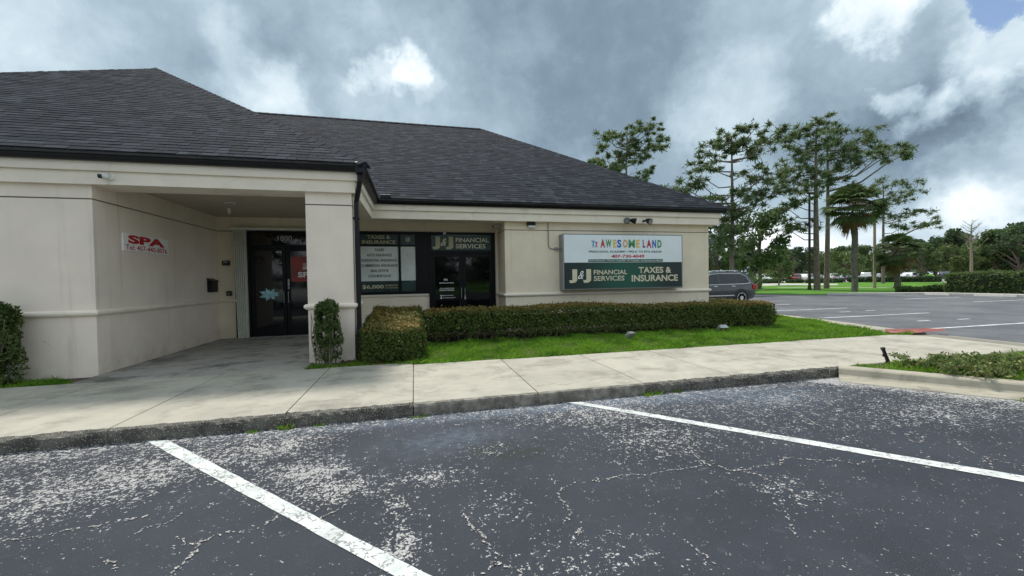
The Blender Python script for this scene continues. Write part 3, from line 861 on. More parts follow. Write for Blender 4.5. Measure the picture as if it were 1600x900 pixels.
EL = -.754; EF = 7.23; T1 = 6.10; PX, PY, PZ = EL - T1, EF + T1, ZE + SL * T1
ER = 9.10; ERF = 10.11; T2 = 6.34; QX, QY, QZ = ER - T2, ERF + T2, ZE + SL * T2
WL = PX - T1
dz = -.012
lroof = roof_deck('roof', [(WL, EF, ZE + dz), (EL, EF, ZE + dz), (PX, PY, PZ + dz), (EL, ERF + .2, ZE + dz), (PX, QY, PZ + dz), (WL, QY, ZE + dz),
                           (WL, EF, ZE - .05), (EL, EF, ZE - .05), (EL, ERF + .2, ZE - .05), (WL, QY, ZE - .05)],
                  [(0, 1, 2), (1, 3, 4, 2), (0, 2, 4, 5), (6, 9, 8, 7), (0, 6, 7, 1), (1, 7, 8, 3)])
RB = QY + T2
rroof = roof_deck('roof', [(WL - 4, ERF, ZE + dz), (ER, ERF, ZE + dz), (QX, QY, QZ + dz), (WL - 4, QY, QZ + dz), (ER, RB, ZE + dz), (WL - 4, RB, ZE + dz),
                           (WL - 4, ERF, ZE - .05), (ER, ERF, ZE - .05), (ER, RB, ZE - .05), (WL - 4, RB, ZE - .05)],
                  [(0, 1, 2, 3), (1, 4, 2), (3, 2, 4, 5), (6, 9, 8, 7), (0, 6, 7, 1), (1, 7, 8, 4)])
TAB, EXPO = 0.25, 0.148
ang = math.atan(SL); cs, sn = math.cos(ang), math.sin(ang)


def shingle_geo(x0, x1, s0, xlo0, xhi0, xlo1, xhi1, ey, jz=0.0):
    """one tab lying on the slope that starts at the eave y = ey; s is measured up the slope"""
    s1 = s0 + EXPO * 1.06
    a0, a1 = max(x0, xlo0), min(x1, xhi0); c0, c1 = max(x0, xlo1), min(x1, xhi1)
    if a1 - a0 < .03: return None
    if c1 - c0 < .01: c0 = c1 = min(max(.5 * (c0 + c1), a0), a1); c0 -= .004; c1 += .004
    th, tl = 0.0105 + jz, 0.003
    def pt(x, s_, h): return (x, ey + s_ * cs - h * sn, ZE + s_ * sn + h * cs)
    return [pt(a0, s0, 0), pt(a1, s0, 0), pt(c1, s1, 0), pt(c0, s1, 0), pt(a0, s0, th), pt(a1, s0, th), pt(c1, s1, tl), pt(c0, s1, tl)]


BOXF = [(4, 5, 6, 7), (0, 1, 5, 4), (1, 2, 6, 5), (3, 0, 4, 7)]


def shingle_slope(roof, ey, T, lo, hi, count, order):
    rows = int(T / cs / EXPO)
    near = []; rest = MB()
    for r in range(rows + 1):
        s0 = r * EXPO - .02
        t0 = s0 * cs; t1 = (s0 + EXPO) * cs
        if t0 > T - .02: break
        t1 = min(t1, T)
        off = (r * .37 % 1) * TAB + rnd.uniform(-.04, .04)
        xlo0, xhi0, xlo1, xhi1 = lo(t0), hi(t0), lo(t1), hi(t1)
        x = math.floor(xlo0 / TAB) * TAB - TAB + off
        while x < xhi0:
            w = TAB * rnd.choice((.62, .8, 1.0, 1.0, 1.2))
            v = shingle_geo(x + .003, x + w - .003, s0 + rnd.uniform(-.004, .004), xlo0, xhi0, xlo1, xhi1, ey, rnd.uniform(-.003, .003))
            if v:
                cx = (v[0][0] + v[1][0]) / 2
                near.append((order(cx, v[0][1], v[0][2]), v))
            x += w
    near.sort(key=lambda e: e[0])
    for k, (d, v) in enumerate(near):
        if k < count:
            b = MB(); b.add(v, BOXF); b.build('shingle', 'shingle_object', roof)
        else: rest.add(v, BOXF)
    o = rest.build('shingle_field', 'shingle_island', roof); o['kind'] = 'stuff'


def dist(x, y, z): return math.hypot(x, y, z - 1.5) + (50 if x < -6.4 else 0)


shingle_slope(lroof, EF, T1, lambda t: WL + t, lambda t: EL - t, 300, dist)
shingle_slope(rroof, ERF, T2, lambda t: EL - t - .3, lambda t: ER - t, 300, dist)


def caps(roof, p, r, n, w=.13):
    """overlapping cap pieces along a hip or ridge"""
    p, r = Vector(p), Vector(r); d = (r - p) / n; dn = d.normalized()
    side = dn.cross(Vector((0, 0, 1))).normalized(); upv = side.cross(dn)
    for k in range(n):
        a = p + d * k; c = p + d * (k + 1.12)
        h0, h1 = .026, .018
        vs = [a - side * w - upv * .055, a + upv * h0, a + side * w - upv * .055, c - side * w - upv * .065, c + upv * h1, c + side * w - upv * .065,
              a - side * w - upv * .075, a + side * w - upv * .075]
        b = MB(); b.add(vs, [(0, 1, 4, 3), (1, 2, 5, 4), (6, 7, 2, 1, 0)]); b.build('hip_shingle', 'shingle_object', roof)


caps(lroof, (EL, EF, ZE + .005), (PX, PY, PZ + .005), 40)
caps(lroof, (WL, EF, ZE - .02), (PX, PY, PZ - .02), 26)
caps(lroof, (PX, PY, PZ + .01), (PX, QY, PZ + .01), 10)
caps(rroof, (ER, ERF, ZE + .005), (QX, QY, QZ + .005), 42)
caps(rroof, (QX, QY, QZ + .01), (PX, QY, QZ + .01), 36)

# left entrance: black frame, transom, two glazed doors
YD = 11.47


def leaf_door(x0, x1, z0, z1, y, st, hinge_right, hx):
    d = MB()
    d.box(x0, x0 + st, y, y + .045, z0, z1); d.box(x1 - st, x1, y, y + .045, z0, z1)
    d.box(x0 + st, x1 - st, y + .001, y + .044, z1 - st, z1); d.box(x0 + st, x1 - st, y + .001, y + .044, z0, z0 + .22)
    dd = d.build('door', 'bronze', bld)
    p = MB(); p.box(x0 + st, x1 - st, y + .018, y + .028, z0 + .22, z1 - st); p.build('pane', 'glass', dd)
    h = MB(); h.tube([(hx, y - .01, 1.02), (hx, y - .055, 1.02), (hx, y - .055, 1.30), (hx, y - .01, 1.30)], .012, 8); h.build('handle', 'grey_metal', dd)
    return dd


fr = MB(); fr.box(-4.055, -4.0, 11.44, 11.56, .15, 2.88); fr.box(-2.36, -2.305, 11.44, 11.56, .15, 2.88); fr.box(-4.0, -2.36, 11.441, 11.559, 2.82, 2.88); fr.box(-4.0, -2.36, 11.441, 11.559, 2.43, 2.50)
fr1 = fr.build('door_frame', 'bronze', bld)
b = MB(); b.box(-4.0, -2.36, 11.48, 11.49, 2.50, 2.82); tr1 = b.build('transom', 'glass', bld)
lettering('1800', -3.37, -3.03, 2.60, 2.735, 11.474, 'text_grey', tr1, .012)
b = MB(); b.box(-4.05, -2.31, 11.40, 11.56, .14, .168); b.build('threshold', 'grey_metal', fr1)
d1 = leaf_door(-3.995, -3.195, .17, 2.425, YD, .085, False, -3.24)
d2 = leaf_door(-3.18, -2.365, .17, 2.425, YD, .085, True, -3.135)
lettering('200', -3.42, -3.29, 2.30, 2.40, YD + .008, 'text_white', d1, .02)
lettering('Spa\nOpen', -3.42, -3.28, 2.00, 2.14, YD + .008, 'text_grey', d1, .0)
# flower picture on the left pane
fl = MB()
for k in range(13):
    a = -PI * .05 + k * PI / 12 * 1.1
    for sgn in (1, -1):
        L = .12 + .05 * math.sin(k * 2.1)
        cx, cz = -3.60, 1.235
        ex, ez = cx + math.cos(a) * L * 1.5, cz + sgn * abs(math.sin(a)) * L + sgn * .01
        px_, pz_ = -math.sin(a) * .03, math.cos(a) * .03
        mx_, mz_ = cx + (ex - cx) * .6, cz + (ez - cz) * .6
        yy = YD + .008 - k * .0002 - (0.0001 if sgn > 0 else 0)
        fl.add([(cx, yy, cz), (mx_ + px_, yy, mz_ + sgn * pz_), (ex, yy, ez), (mx_ - px_, yy, mz_ - sgn * pz_)], [(0, 1, 2, 3)])
fl.build('flower_decal', 'decal_cyan', d1)
fl = MB()
for k in range(11):
    a = -1.2 + k * .24
    L = .26 - .012 * abs(k - 5)
    ex, ez = -3.50 + math.cos(a) * L, 1.235 + math.sin(a) * L * .8
    fl.add([(-3.52, YD + .0085, 1.235), (-3.5 + (ex + 3.5) * .6, YD + .0085, 1.235 + (ez - 1.235) * .6 + .012), (ex, YD + .0085, ez), (-3.5 + (ex + 3.5) * .6, YD + .0085, 1.235 + (ez - 1.235) * .6 - .010)], [(0, 1, 2, 3)])
fl.build('leaf_decal', 'decal_leaf', d1)
b = MB(); b.box(-3.075, -2.46, YD + .0155, YD + .0175, 1.55, 2.20); b.build('red_reflection', 'reflected_red', d2)  # painted panel standing in for a red storefront mirrored in the glass
lettering('GRAND', -2.80, -2.50, 1.86, 1.965, YD + .010, 'text_white', d2, .03, .25)
lettering('OPENING', -2.80, -2.50, 1.985, 2.02, YD + .010, 'text_white', d2, .02)
lettering('SPA', -2.92, -2.48, 1.66, 1.80, YD + .010, 'text_white', d2, .035)
b = MB(); b.box(-3.155, -3.115, YD - .004, YD, 1.44, 1.62); b.box(-3.155, -3.115, YD - .004, YD, 1.36, 1.42); b.build('push_plate', 'grey_metal', d2)

b = MB(); b.box(-4.06, -2.29, 11.60, 11.62, .02, 2.9); b.box(.405, 2.295, 11.60, 11.62, .02, 2.9); b.box(-1.455, .405, 11.60, 11.62, 1.1, 2.9); b.build('inner_wall', 'bronze', bld)
# shop window left of the second entrance
YW = 11.47
b = MB()
b.box(-1.45, -1.385, 11.43, 11.56, 1.165, 2.87); b.box(-.392, -.345, 11.435, 11.56, 1.23, 2.80); b.box(.065, .11, 11.435, 11.56, 1.23, 2.80)
b.box(-1.385, .41, 11.431, 11.56, 2.80, 2.87); b.box(-1.385, .41, 11.431, 11.56, 1.165, 1.23); b.box(-1.385, .065, 11.437, 11.56, 2.475, 2.51)
win = b.build('window', 'bronze', bld)
for (x0, x1) in ((-1.385, -.392), (-.345, .065)):
    b = MB(); b.box(x0, x1, 11.475, 11.485, 1.23, 2.475); b.build('pane', 'glass', win)
    b = MB(); b.box(x0, x1, 11.475, 11.485, 2.51, 2.80); b.build('pane', 'glass', win)
b = MB(); b.box(.11, .41, 11.45, 11.49, 1.23, 2.80); b.build('panel', 'bronze', win)
yv = 11.472
for nm, x0, x1, z0, z1, mt in (('header_print', -1.375, -.40, 2.515, 2.795, 'vinyl_green'), ('price_print', -1.375, -.40, 1.235, 1.53, 'vinyl_green'),
                               ('list_print', -1.375, -.40, 1.53, 2.465, 'vinyl_white'), ('header_print', -.335, .055, 2.515, 2.795, 'vinyl_green'),
                               ('blank_print', -.335, .055, 1.535, 2.465, 'vinyl_white'), ('price_print', -.335, .055, 1.235, 1.53, 'vinyl_green')):
    b = MB(); b.box(x0, x1, yv, yv + .002, z0, z1); b.build(nm, mt, win)
yt = yv - .003
lettering('TAXES &', -1.20, -.60, 2.67, 2.77, yt, 'gold', win, .035)
lettering('INSURANCE', -1.33, -.47, 2.535, 2.635, yt, 'gold', win, .035)
for k, (s, w) in enumerate((('TAXES', .24), ('AUTO INSURANCE', .64), ('RESIDENTIAL INSURANCE', .92), ('COMMERCIAL INSURANCE', .95), ('REAL ESTATE', .46), ('LOAN MORTGAGE', .58))):
    zc = 2.375 - k * .141
    lettering(s, -.895 - w / 2, -.895 + w / 2, zc - .036, zc + .036, yt, 'ink', win, .022)
lettering('$6,000', -1.345, -.80, 1.315, 1.43, yt, 'gold_light', win, .012)
lettering('SAME DAY', -.77, -.42, 1.385, 1.43, yt, 'gold', win, .03)
lettering('LOAN ADVANCE', -.77, -.42, 1.325, 1.36, yt, 'gold', win, .02)
b = MB()
for k in range(10):
    a0, a1 = 2 * PI * k / 10, 2 * PI * (k + .7) / 10
    c_ = (-.14, 2.66)
    b.add([(c_[0] + math.cos(a) * r, yt, c_[1] + math.sin(a) * r) for a, r in ((a0, .052), (a0, .066), (a1, .066), (a1, .052))], [(0, 3, 2, 1)])
for k in range(3): b.box(-.175 + k * .025, -.16 + k * .025, yt, yt + .001, 2.63, 2.66 + k * .02)
b.build('emblem', 'gold_light', win)
b = MB()
for k in range(14):   # creases of the blank film
    x0 = -.32 + rnd.random() * .28; z0 = 1.6 + rnd.random() * .75; L = rnd.uniform(.12, .3); sx = rnd.choice((.6, .5, -.4))
    b.add([(x0, yv - .0005, z0), (x0 + .006, yv - .006, z0), (min(.05, x0 + L * sx + .006), yv - .0005, z0 - L), (min(.045, x0 + L * sx), yv - .001, z0 - L)], [(0, 1, 2, 3)])
b.build('film_crease', 'vinyl_white', win)

# second entrance
fr = MB(); fr.box(.412, .475, 11.43, 11.56, .15, 2.87); fr.box(2.225, 2.288, 11.43, 11.56, .15, 2.87); fr.box(.475, 2.225, 11.431, 11.56, 2.81, 2.87); fr.box(.475, 2.225, 11.431, 11.56, 2.285, 2.36)
fr2 = fr.build('door_frame', 'bronze', bld)
b = MB(); b.box(.475, 2.225, 11.48, 11.49, 2.36, 2.81); tr2 = b.build('transom', 'glass', bld)
b = MB(); b.box(.49, 2.17, 11.474, 11.476, 2.365, 2.79); b.build('header_print', 'vinyl_green', tr2)


def double_j(x0, x1, z0, z1, y, mt, mw, parent):
    """the two big initials with the script ampersand between them"""
    w = x1 - x0
    lettering('J', x0, x0 + w * .37, z0, z1, y, mt, parent, .06)
    lettering('J', x1 - w * .37, x1, z0, z1, y, mt, parent, .06)
    lettering('&', x0 + w * .40, x0 + w * .68, z0 + (z1 - z0) * .28, z0 + (z1 - z0) * .88, y - .002, mw, parent, .005, .45)


double_j(.52, 1.10, 2.39, 2.75, 11.471, 'gold', 'gold_light', tr2)
lettering('FINANCIAL', 1.17, 2.12, 2.595, 2.72, 11.471, 'gold_light', tr2, .02)
lettering('SERVICES', 1.17, 2.02, 2.42, 2.545, 11.471, 'gold_light', tr2, .02)
d3 = leaf_door(.478, 1.345, .17, 2.283, YD, .10, False, 1.30)
d4 = leaf_door(1.352, 2.222, .17, 2.283, YD, .10, True, 1.40)
yt = YD + .015
for s, x0, x1, z0, z1 in (('FB', .82, .92, 1.515, 1.565), ('QUOTES & ESTIMATE', .69, 1.09, 1.425, 1.465), ('ASK US ABOUT OUR', .70, 1.10, 1.275, 1.312), ('REFERRAL PROGRAM', .69, 1.10, 1.225, 1.262),
                          ('@JJFINANCIALSERV', .77, 1.08, 1.078, 1.108), ('J & J FINANCIAL SERVICES', .77, 1.13, 1.012, 1.042)):
    lettering(s, x0, x1, z0, z1, yt, 'text_white', d3, .02)
for z in (1.07, 1.005):
    b = MB(); b.box(.715, .755, yt - .001, yt, z, z + .042); b.build('icon', 'text_white', d3)
b = MB(); b.box(1.385, 1.425, YD - .006, YD, .98, 1.08); b.box(1.39, 1.41, YD - .012, YD, 1.20, 1.22); b.build('lock', 'text_white', d4)

# ------------------------------------------------------------------ things fixed to the building
# illuminated sign box on the right wall
sg = empty('sign_box', (5.72, 10.5, 1.20), label='large wall sign box with white preschool panel above green financial panel', cat='sign')
b = MB(); b.bevel_box(3.90, 7.585, 10.225, 10.512, 1.20, 2.725, .012); b.build('cabinet', 'grey_metal', sg)
b = MB(); b.box(3.935, 7.55, 10.217, 10.228, 1.945, 2.695); pw = b.build('white_panel', 'sign_white', sg)
b = MB(); b.box(3.935, 7.55, 10.217, 10.228, 1.232, 1.938); pg = b.build('green_panel', 'sign_green', sg)
ys_ = 10.2125


def sx(u): return 3.935 + (u - 100) / (1515 - 100) * 3.615        # layout measured on the sign itself
def wz(v): return 2.695 - (v - 97) / (430 - 97) * .75
def gz(v, u=800): return 1.938 - (v - 437) / (740 - 437) * .706


LET = 'AWESOME LAND'
lx = [(515, 570, 'red'), (575, 645, 'green'), (665, 705, 'yellow'), (712, 762, 'blue'), (780, 838, 'orange'), (848, 928, 'green'), (942, 985, 'yellow'), None,
      (1022, 1052, 'purple'), (1070, 1130, 'red'), (1140, 1188, 'blue'), (1205, 1258, 'green')]
for ch, e in zip(LET, lx):
    if e: lettering(ch, sx(e[0]), sx(e[1]), wz(250), wz(150), ys_, 'print_' + e[2], pw, .045)
b = MB(); b.molding([(0, 0), (0, .001)], [(0, 0)], closed=False)
for name_, mt, cx, s_ in (('blue_child_figure', 'print_sky', 432, 1.0), ('red_child_figure', 'print_red', 468, .82)):
    b = MB(); X0 = sx(cx); Z0 = wz(248); h = .20 * s_
    def quad(p, r, w): 
        dx, dz_ = r[0] - p[0], r[1] - p[1]; L = math.hypot(dx, dz_); nx_, nz_ = -dz_ / L * w, dx / L * w
        yy = ys_ - len(b.f) * .0001
        b.add([(X0 + p[0] * h - nx_ * h, yy, Z0 + p[1] * h - nz_ * h), (X0 + r[0] * h - nx_ * h, yy, Z0 + r[1] * h - nz_ * h), (X0 + r[0] * h + nx_ * h, yy, Z0 + r[1] * h + nz_ * h), (X0 + p[0] * h + nx_ * h, yy, Z0 + p[1] * h + nz_ * h)], [(0, 1, 2, 3)])
    quad((0, .35), (0, .72), .09); quad((-.03, .38), (-.16, .0), .05); quad((.03, .38), (.14, .02), .05); quad((-.06, .66), (-.26, .98), .04); quad((.06, .66), (.24, .94), .04)
    b.add([(X0 + math.cos(a) * .1 * h, ys_ - .001, Z0 + (.86 + math.sin(a) * .1) * h) for a in [2 * PI * k / 10 for k in range(10)]], [tuple(range(10))])
    b.build(name_, mt, pw)
lettering('PRESCHOOL ACADEMY / PRE-K TO 8TH GRADE', sx(380), sx(1258), wz(311), wz(286), ys_, 'ink_green', pw, .02)
lettering('407-730-4049', sx(642), sx(1042), wz(375), wz(336), ys_, 'print_red', pw, .03)
b = MB(); b.box(sx(372), sx(1272), ys_ + .001, ys_ + .003, wz(425), wz(392)); b.build('green_bar', 'ink_green', pw)
lettering('Before/Aftercare - Summer Camp/VPK - 4C Accepted - Scholarships are offered', sx(385), sx(1260), wz(419), wz(399), ys_ - .001, 'text_white', pw, .01)
double_j(sx(150), sx(402), gz(672), gz(512), ys_, 'gold_light', 'text_white', pg)
lettering('FINANCIAL', sx(432), sx(830), gz(578), gz(522), ys_, 'gold_light', pg, .02)
lettering('SERVICES', sx(432), sx(795), gz(652), gz(594), ys_, 'gold_light', pg, .02)
lettering('TAXES &', sx(968), sx(1378), gz(568), gz(492), ys_, 'gold_light', pg, .03)
lettering('INSURANCE', sx(882), sx(1462), gz(668), gz(588), ys_, 'gold_light', pg, .03)

# conduit to the sign
cd = empty('conduit', (3.59, 10.5, 2.3), label='thin grey conduit bending from the soffit to the side of the sign box', cat='conduit')
b = MB(); b.tube([(3.59, 10.49, 3.05), (3.59, 10.49, 2.46), (3.60, 10.49, 2.39), (3.64, 10.49, 2.345), (3.72, 10.49, 2.335), (3.92, 10.49, 2.335)], .014, 8); b.build('pipe', 'cable', cd)
b = MB(); b.bevel_box(3.76, 3.84, 10.45, 10.513, 2.30, 2.375, .008); b.build('junction_box', 'grey_metal', cd)

# wall pack lamp, floodlights, cameras
wp = empty('wall_lamp', (3.09, 10.5, 2.95), label='small bronze wall pack lamp high beside the conduit', cat='lamp')
b = MB(); b.xprism([(2.99, 2.955), (3.20, 2.955), (3.20, 3.045), (2.99, 3.045)], 10.40, 10.512); b.build('housing', 'black_metal', wp)
b = MB(); b.xprism([(3.01, 2.90), (3.19, 2.90), (3.195, 2.954), (3.005, 2.954)], 10.41, 10.505); b.build('lens', 'headlamp', wp)


def flood(x, aim, label):
    f = empty('floodlight', (x, 10.31, 3.10), label=label, cat='floodlight', group='floodlights on the fascia')
    b = MB(); b.tube([(x, 10.305, 3.11), (x, 10.24, 3.11)], .03, 10); b.tube([(x, 10.24, 3.11), (x + aim * .05, 10.16, 3.12)], .018, 8); b.build('arm', 'black_metal', f)
    b = MB(); p = Vector((x + aim * .05, 10.16, 3.12)); d = Vector((aim, -.75, -.35)).normalized()
    b.tube([p - d * .02, p + d * .03, p + d * .12, p + d * .15], [.035, .06, .085, .09], 14); b.build('lamp_head', 'black_metal', f)
    b = MB(); b.tube([p + d * .1505, p + d * .154], .075, 14); b.build('lens', 'grey_metal', f)
    return f


flood(5.86, -.8, 'black twin-headed floodlight on the fascia above the sign, nearer the porch')
p = Vector((5.90, 10.20, 3.12)); d = Vector((.95, -.4, -.25)).normalized()
b = MB(); b.tube([p, p + d * .04, p + d * .13, p + d * .16], [.03, .055, .08, .085], 14); b.build('lamp_head', 'black_metal', [o for o in bpy.data.objects if o.name == 'floodlight'][0])
flood(6.37, .25, 'black single floodlight on the fascia above the sign, nearer the building corner')

cm = empty('security_camera', (-4.47, 7.43, 3.16), label='white turret security camera on the porch beam above the left wall corner', cat='camera', group='security cameras')
b = MB(); b.tube([(-4.43, 7.428, 3.155), (-4.43, 7.39, 3.155)], .040, 14); b.build('mount', 'white_plastic', cm)
b = MB(); b.tube([(-4.44, 7.395, 3.158), (-4.47, 7.37, 3.16), (-4.50, 7.345, 3.16), (-4.525, 7.325, 3.155)], [.036, .046, .046, .036], 14); b.build('housing', 'white_plastic', cm, smooth=True)
b = MB(); b.tube([(-4.485, 7.315, 3.150), (-4.527, 7.306, 3.147)], .031, 12); b.build('lens', 'black_plastic', cm)
b = MB(); b.tube([(-4.44, 7.425, 3.12), (-4.47, 7.425, 3.07), (-4.52, 7.425, 3.045)], .006, 6); b.build('cable', 'white_plastic', cm)
cm = empty('security_camera', (2.22, 11.2, 3.05), label='small white camera in the corner under the soffit beside the right entrance', cat='camera', group='security cameras')
b = MB(); b.tube([(2.372, 11.2, 3.05), (2.30, 11.2, 3.05)], .045, 12); b.build('mount', 'white_plastic', cm)
b = MB(); b.tube([(2.30, 11.2, 3.05), (2.24, 11.16, 3.03), (2.19, 11.13, 3.01)], [.035, .045, .035], 12); b.build('housing', 'white_plastic', cm, smooth=True)
b = MB(); b.tube([(2.192, 11.131, 3.011), (2.182, 11.125, 3.005)], .028, 12); b.build('lens', 'black_plastic', cm)
cm = empty('door_sensor', (.85, 11.42, 2.83), label='tiny white sensor on the top frame of the right entrance', cat='sensor')
b = MB(); b.bevel_box(.82, .90, 11.38, 11.43, 2.815, 2.865, .008); b.build('housing', 'white_plastic', cm)
b = MB(); b.tube([(.83, 11.375, 2.80), (.83, 11.41, 2.82)], .012, 8); b.build('lens', 'white_plastic', cm)

# spa sign on the side wall of the porch
sp_ = empty('spa_sign', (-4.73, 8.76, 2.1), label='white rectangular SPA sign with red lettering and phone number on porch wall', cat='sign')
b = MB(); b.box(-4.733, -4.715, 8.12, 9.40, 2.105, 2.40); b.build('board', 'board_white', sp_)
lettering('SPA', 8.23, 9.27, 2.235, 2.385, -4.712, 'print_red', sp_, .05, face='+x')
lettering('Tel: 407-440-8076', 8.17, 9.34, 2.125, 2.215, -4.712, 'print_red', sp_, .01, face='+x')
# small wall fittings by the left door
mb = empty('mailbox', (-4.68, 11.07, 1.3), label='black wall mailbox on the porch side wall near the shutter', cat='mailbox')
b = MB(); b.bevel_box(-4.733, -4.63, 10.93, 11.22, 1.33, 1.60, .012); b.build('box', 'black_metal', mb)
b = MB(); b.add([(-4.733, 10.91, 1.66), (-4.733, 11.24, 1.66), (-4.615, 11.24, 1.60), (-4.615, 10.91, 1.60), (-4.733, 10.91, 1.63), (-4.733, 11.24, 1.63), (-4.615, 11.24, 1.575), (-4.615, 10.91, 1.575)],
            [(0, 3, 2, 1), (4, 5, 6, 7), (3, 0, 4, 7), (2, 3, 7, 6), (1, 2, 6, 5)]); b.build('lid', 'black_metal', mb)
kpd = empty('keypad', (-4.55, 11.47, 2.0), label='black keypad on the wall left of the folding shutter, upper one', cat='keypad')
b = MB(); b.bevel_box(-4.62, -4.46, 11.44, 11.49, 1.98, 2.10, .006); b.build('case', 'black_plastic', kpd)
b = MB(); b.box(-4.59, -4.49, 11.436, 11.44, 2.04, 2.08); b.build('screen', 'grey_metal', kpd)
sw = empty('socket_box', (-4.5, 11.47, 1.25), label='small black socket box low on the wall left of the folding shutter', cat='socket')
b = MB(); b.bevel_box(-4.54, -4.43, 11.43, 11.49, 1.22, 1.34, .01); b.build('cover', 'black_plastic', sw)
b = MB(); b.box(-4.50, -4.47, 11.425, 11.43, 1.26, 1.30); b.build('socket', 'grey_metal', sw)
sn_ = empty('ceiling_sensor', (-3.95, 10.2, 3.1), label='small white sensor hanging under the porch ceiling', cat='sensor')
b = MB(); b.tube([(-3.95, 10.2, 3.10), (-3.95, 10.2, 3.19)], .035, 12); b.build('housing', 'white_plastic', sn_)
b = MB(); b.tube([(-3.95, 10.2, 3.07), (-3.95, 10.2, 3.10)], [.02, .03], 12); b.build('lens', 'white_plastic', sn_)
# folding shutter, drawn back to the left of the door
sh = empty('folding_shutter', (-4.2, 11.4, .15), label='pale grey accordion storm shutter folded beside the left door', cat='shutter')
for k in range(6):
    x = -4.325 + k * .046; lean = .05 * (1 - k / 6)
    b = MB()
    prof_s = [(.0, .12), (.0, .03), (.010, .0), (.024, .0), (.032, .03), (.032, .12), (.026, .12), (.026, .035), (.020, .008), (.014, .008), (.006, .035), (.006, .12)]
    n_ = len(prof_s)
    b.add([(x + px_ + lean, 11.32 + py_, .16) for px_, py_ in prof_s] + [(x + px_, 11.32 + py_, 2.85) for px_, py_ in prof_s],
          [(k2, (k2 + 1) % n_, n_ + (k2 + 1) % n_, n_ + k2) for k2 in range(n_)] + [tuple(range(n_ - 1, -1, -1)), tuple(range(n_, 2 * n_))])
    b.build('slat', 'shutter', sh)
b = MB(); b.box(-4.35, -4.06, 11.45, 11.486, .16, 2.85); b.build('backing', 'black_metal', sh)
b = MB(); b.box(-4.36, -2.25, 11.28, 11.488, 2.852, 2.905); b.build('top_track', 'shutter', sh)

# ------------------------------------------------------------------ plants near the building
def hedge_mesh(parts, density, leafsize, parent, top_brown=0.8, zb=.15, bulge=.05, undercut=0.0, seed_gap=None):
    """leaves over the surface of boxes (x0,x1,y0,y1,ztop function) plus a darker inner body of twigs"""
    P_, N_, T_ = [], [], []
    for (x0, x1, y0, y1, zt) in parts:
        def scatter(n, f):
            u = rng.random(n); w = rng.random(n); return f(u, w)
        A = (x1 - x0) * (y1 - y0); n = int(A * density * 1.25)
        u, w = rng.random(n), rng.random(n)
        x = x0 + u * (x1 - x0); y = y0 + w * (y1 - y0); z = zt(x, y) + rng.normal(0, .016, n) + np.where(rng.random(n) < .035, rng.random(n) * .07, 0)
        e = np.minimum(np.minimum(x - x0, x1 - x), np.minimum(y - y0, y1 - y)); z -= np.clip(.10 - e, 0, .10) ** 2 * 6
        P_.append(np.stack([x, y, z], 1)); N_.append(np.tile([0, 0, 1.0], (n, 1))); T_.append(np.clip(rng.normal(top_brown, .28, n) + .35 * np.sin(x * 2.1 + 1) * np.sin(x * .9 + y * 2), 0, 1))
        for side in range(4):
            L = (x1 - x0) if side < 2 else (y1 - y0)
            n = int(L * .66 * density)
            t, h = rng.random(n), rng.random(n)
            if side == 0: x = x0 + t * L; y = np.full(n, y0); nn = [0, -1, 0]
            elif side == 1: x = x0 + t * L; y = np.full(n, y1); nn = [0, 1, 0]
            elif side == 2: x = np.full(n, x0); y = y0 + t * L; nn = [-1, 0, 0]
            else: x = np.full(n, x1); y = y0 + t * L; nn = [1, 0, 0]
            nn = np.array(nn, float)
            z = zb + h * (zt(x, y) - zb)
            d = bulge * np.sin(h * PI) + rng.normal(0, .022, n) + .035 * np.sin(x * 5.1 + y * 3.7 + z * 4) * np.sin(x * 11 + z * 9) + np.where(rng.random(n) < .03, rng.random(n) * .06, 0)
            p = np.stack([x, y, z], 1) + nn * d[:, None]
            if seed_gap is not None:
                k = seed_gap(x, y, h); p = p[k]; h = h[k]; n = len(p)
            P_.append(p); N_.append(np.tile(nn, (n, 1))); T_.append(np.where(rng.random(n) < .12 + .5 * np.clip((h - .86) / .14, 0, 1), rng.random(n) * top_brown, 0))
    P_ = np.concatenate(P_); N_ = np.concatenate(N_); T_ = np.concatenate(T_)
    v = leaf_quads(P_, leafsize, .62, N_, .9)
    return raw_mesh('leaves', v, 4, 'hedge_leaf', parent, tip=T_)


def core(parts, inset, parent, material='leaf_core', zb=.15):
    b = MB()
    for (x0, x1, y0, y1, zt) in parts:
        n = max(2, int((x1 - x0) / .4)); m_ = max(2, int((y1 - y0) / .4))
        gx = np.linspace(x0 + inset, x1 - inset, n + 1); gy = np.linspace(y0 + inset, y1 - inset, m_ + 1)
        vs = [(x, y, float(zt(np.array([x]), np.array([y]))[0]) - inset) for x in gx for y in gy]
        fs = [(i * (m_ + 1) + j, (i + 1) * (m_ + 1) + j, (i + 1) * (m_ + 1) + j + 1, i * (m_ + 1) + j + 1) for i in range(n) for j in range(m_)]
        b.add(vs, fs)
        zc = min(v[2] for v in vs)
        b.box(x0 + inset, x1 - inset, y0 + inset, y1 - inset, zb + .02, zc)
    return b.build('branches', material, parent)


def stems(parts, parent):
    b = MB()
    for (x0, x1, y0, y1, zt) in parts:
        n = int((x1 - x0) * (y1 - y0) * 9) + 4
        for k in range(n):
            x = rnd.uniform(x0 + .1, x1 - .1); y = rnd.uniform(y0 + .12, y1 - .12)
            b.tube([(x, y, .11), (x + rnd.uniform(-.05, .05), y + rnd.uniform(-.05, .05), .34)], [.012, .008], 5, caps=False)
    return tag(b.build('stems', 'twig', parent), kind='stuff')


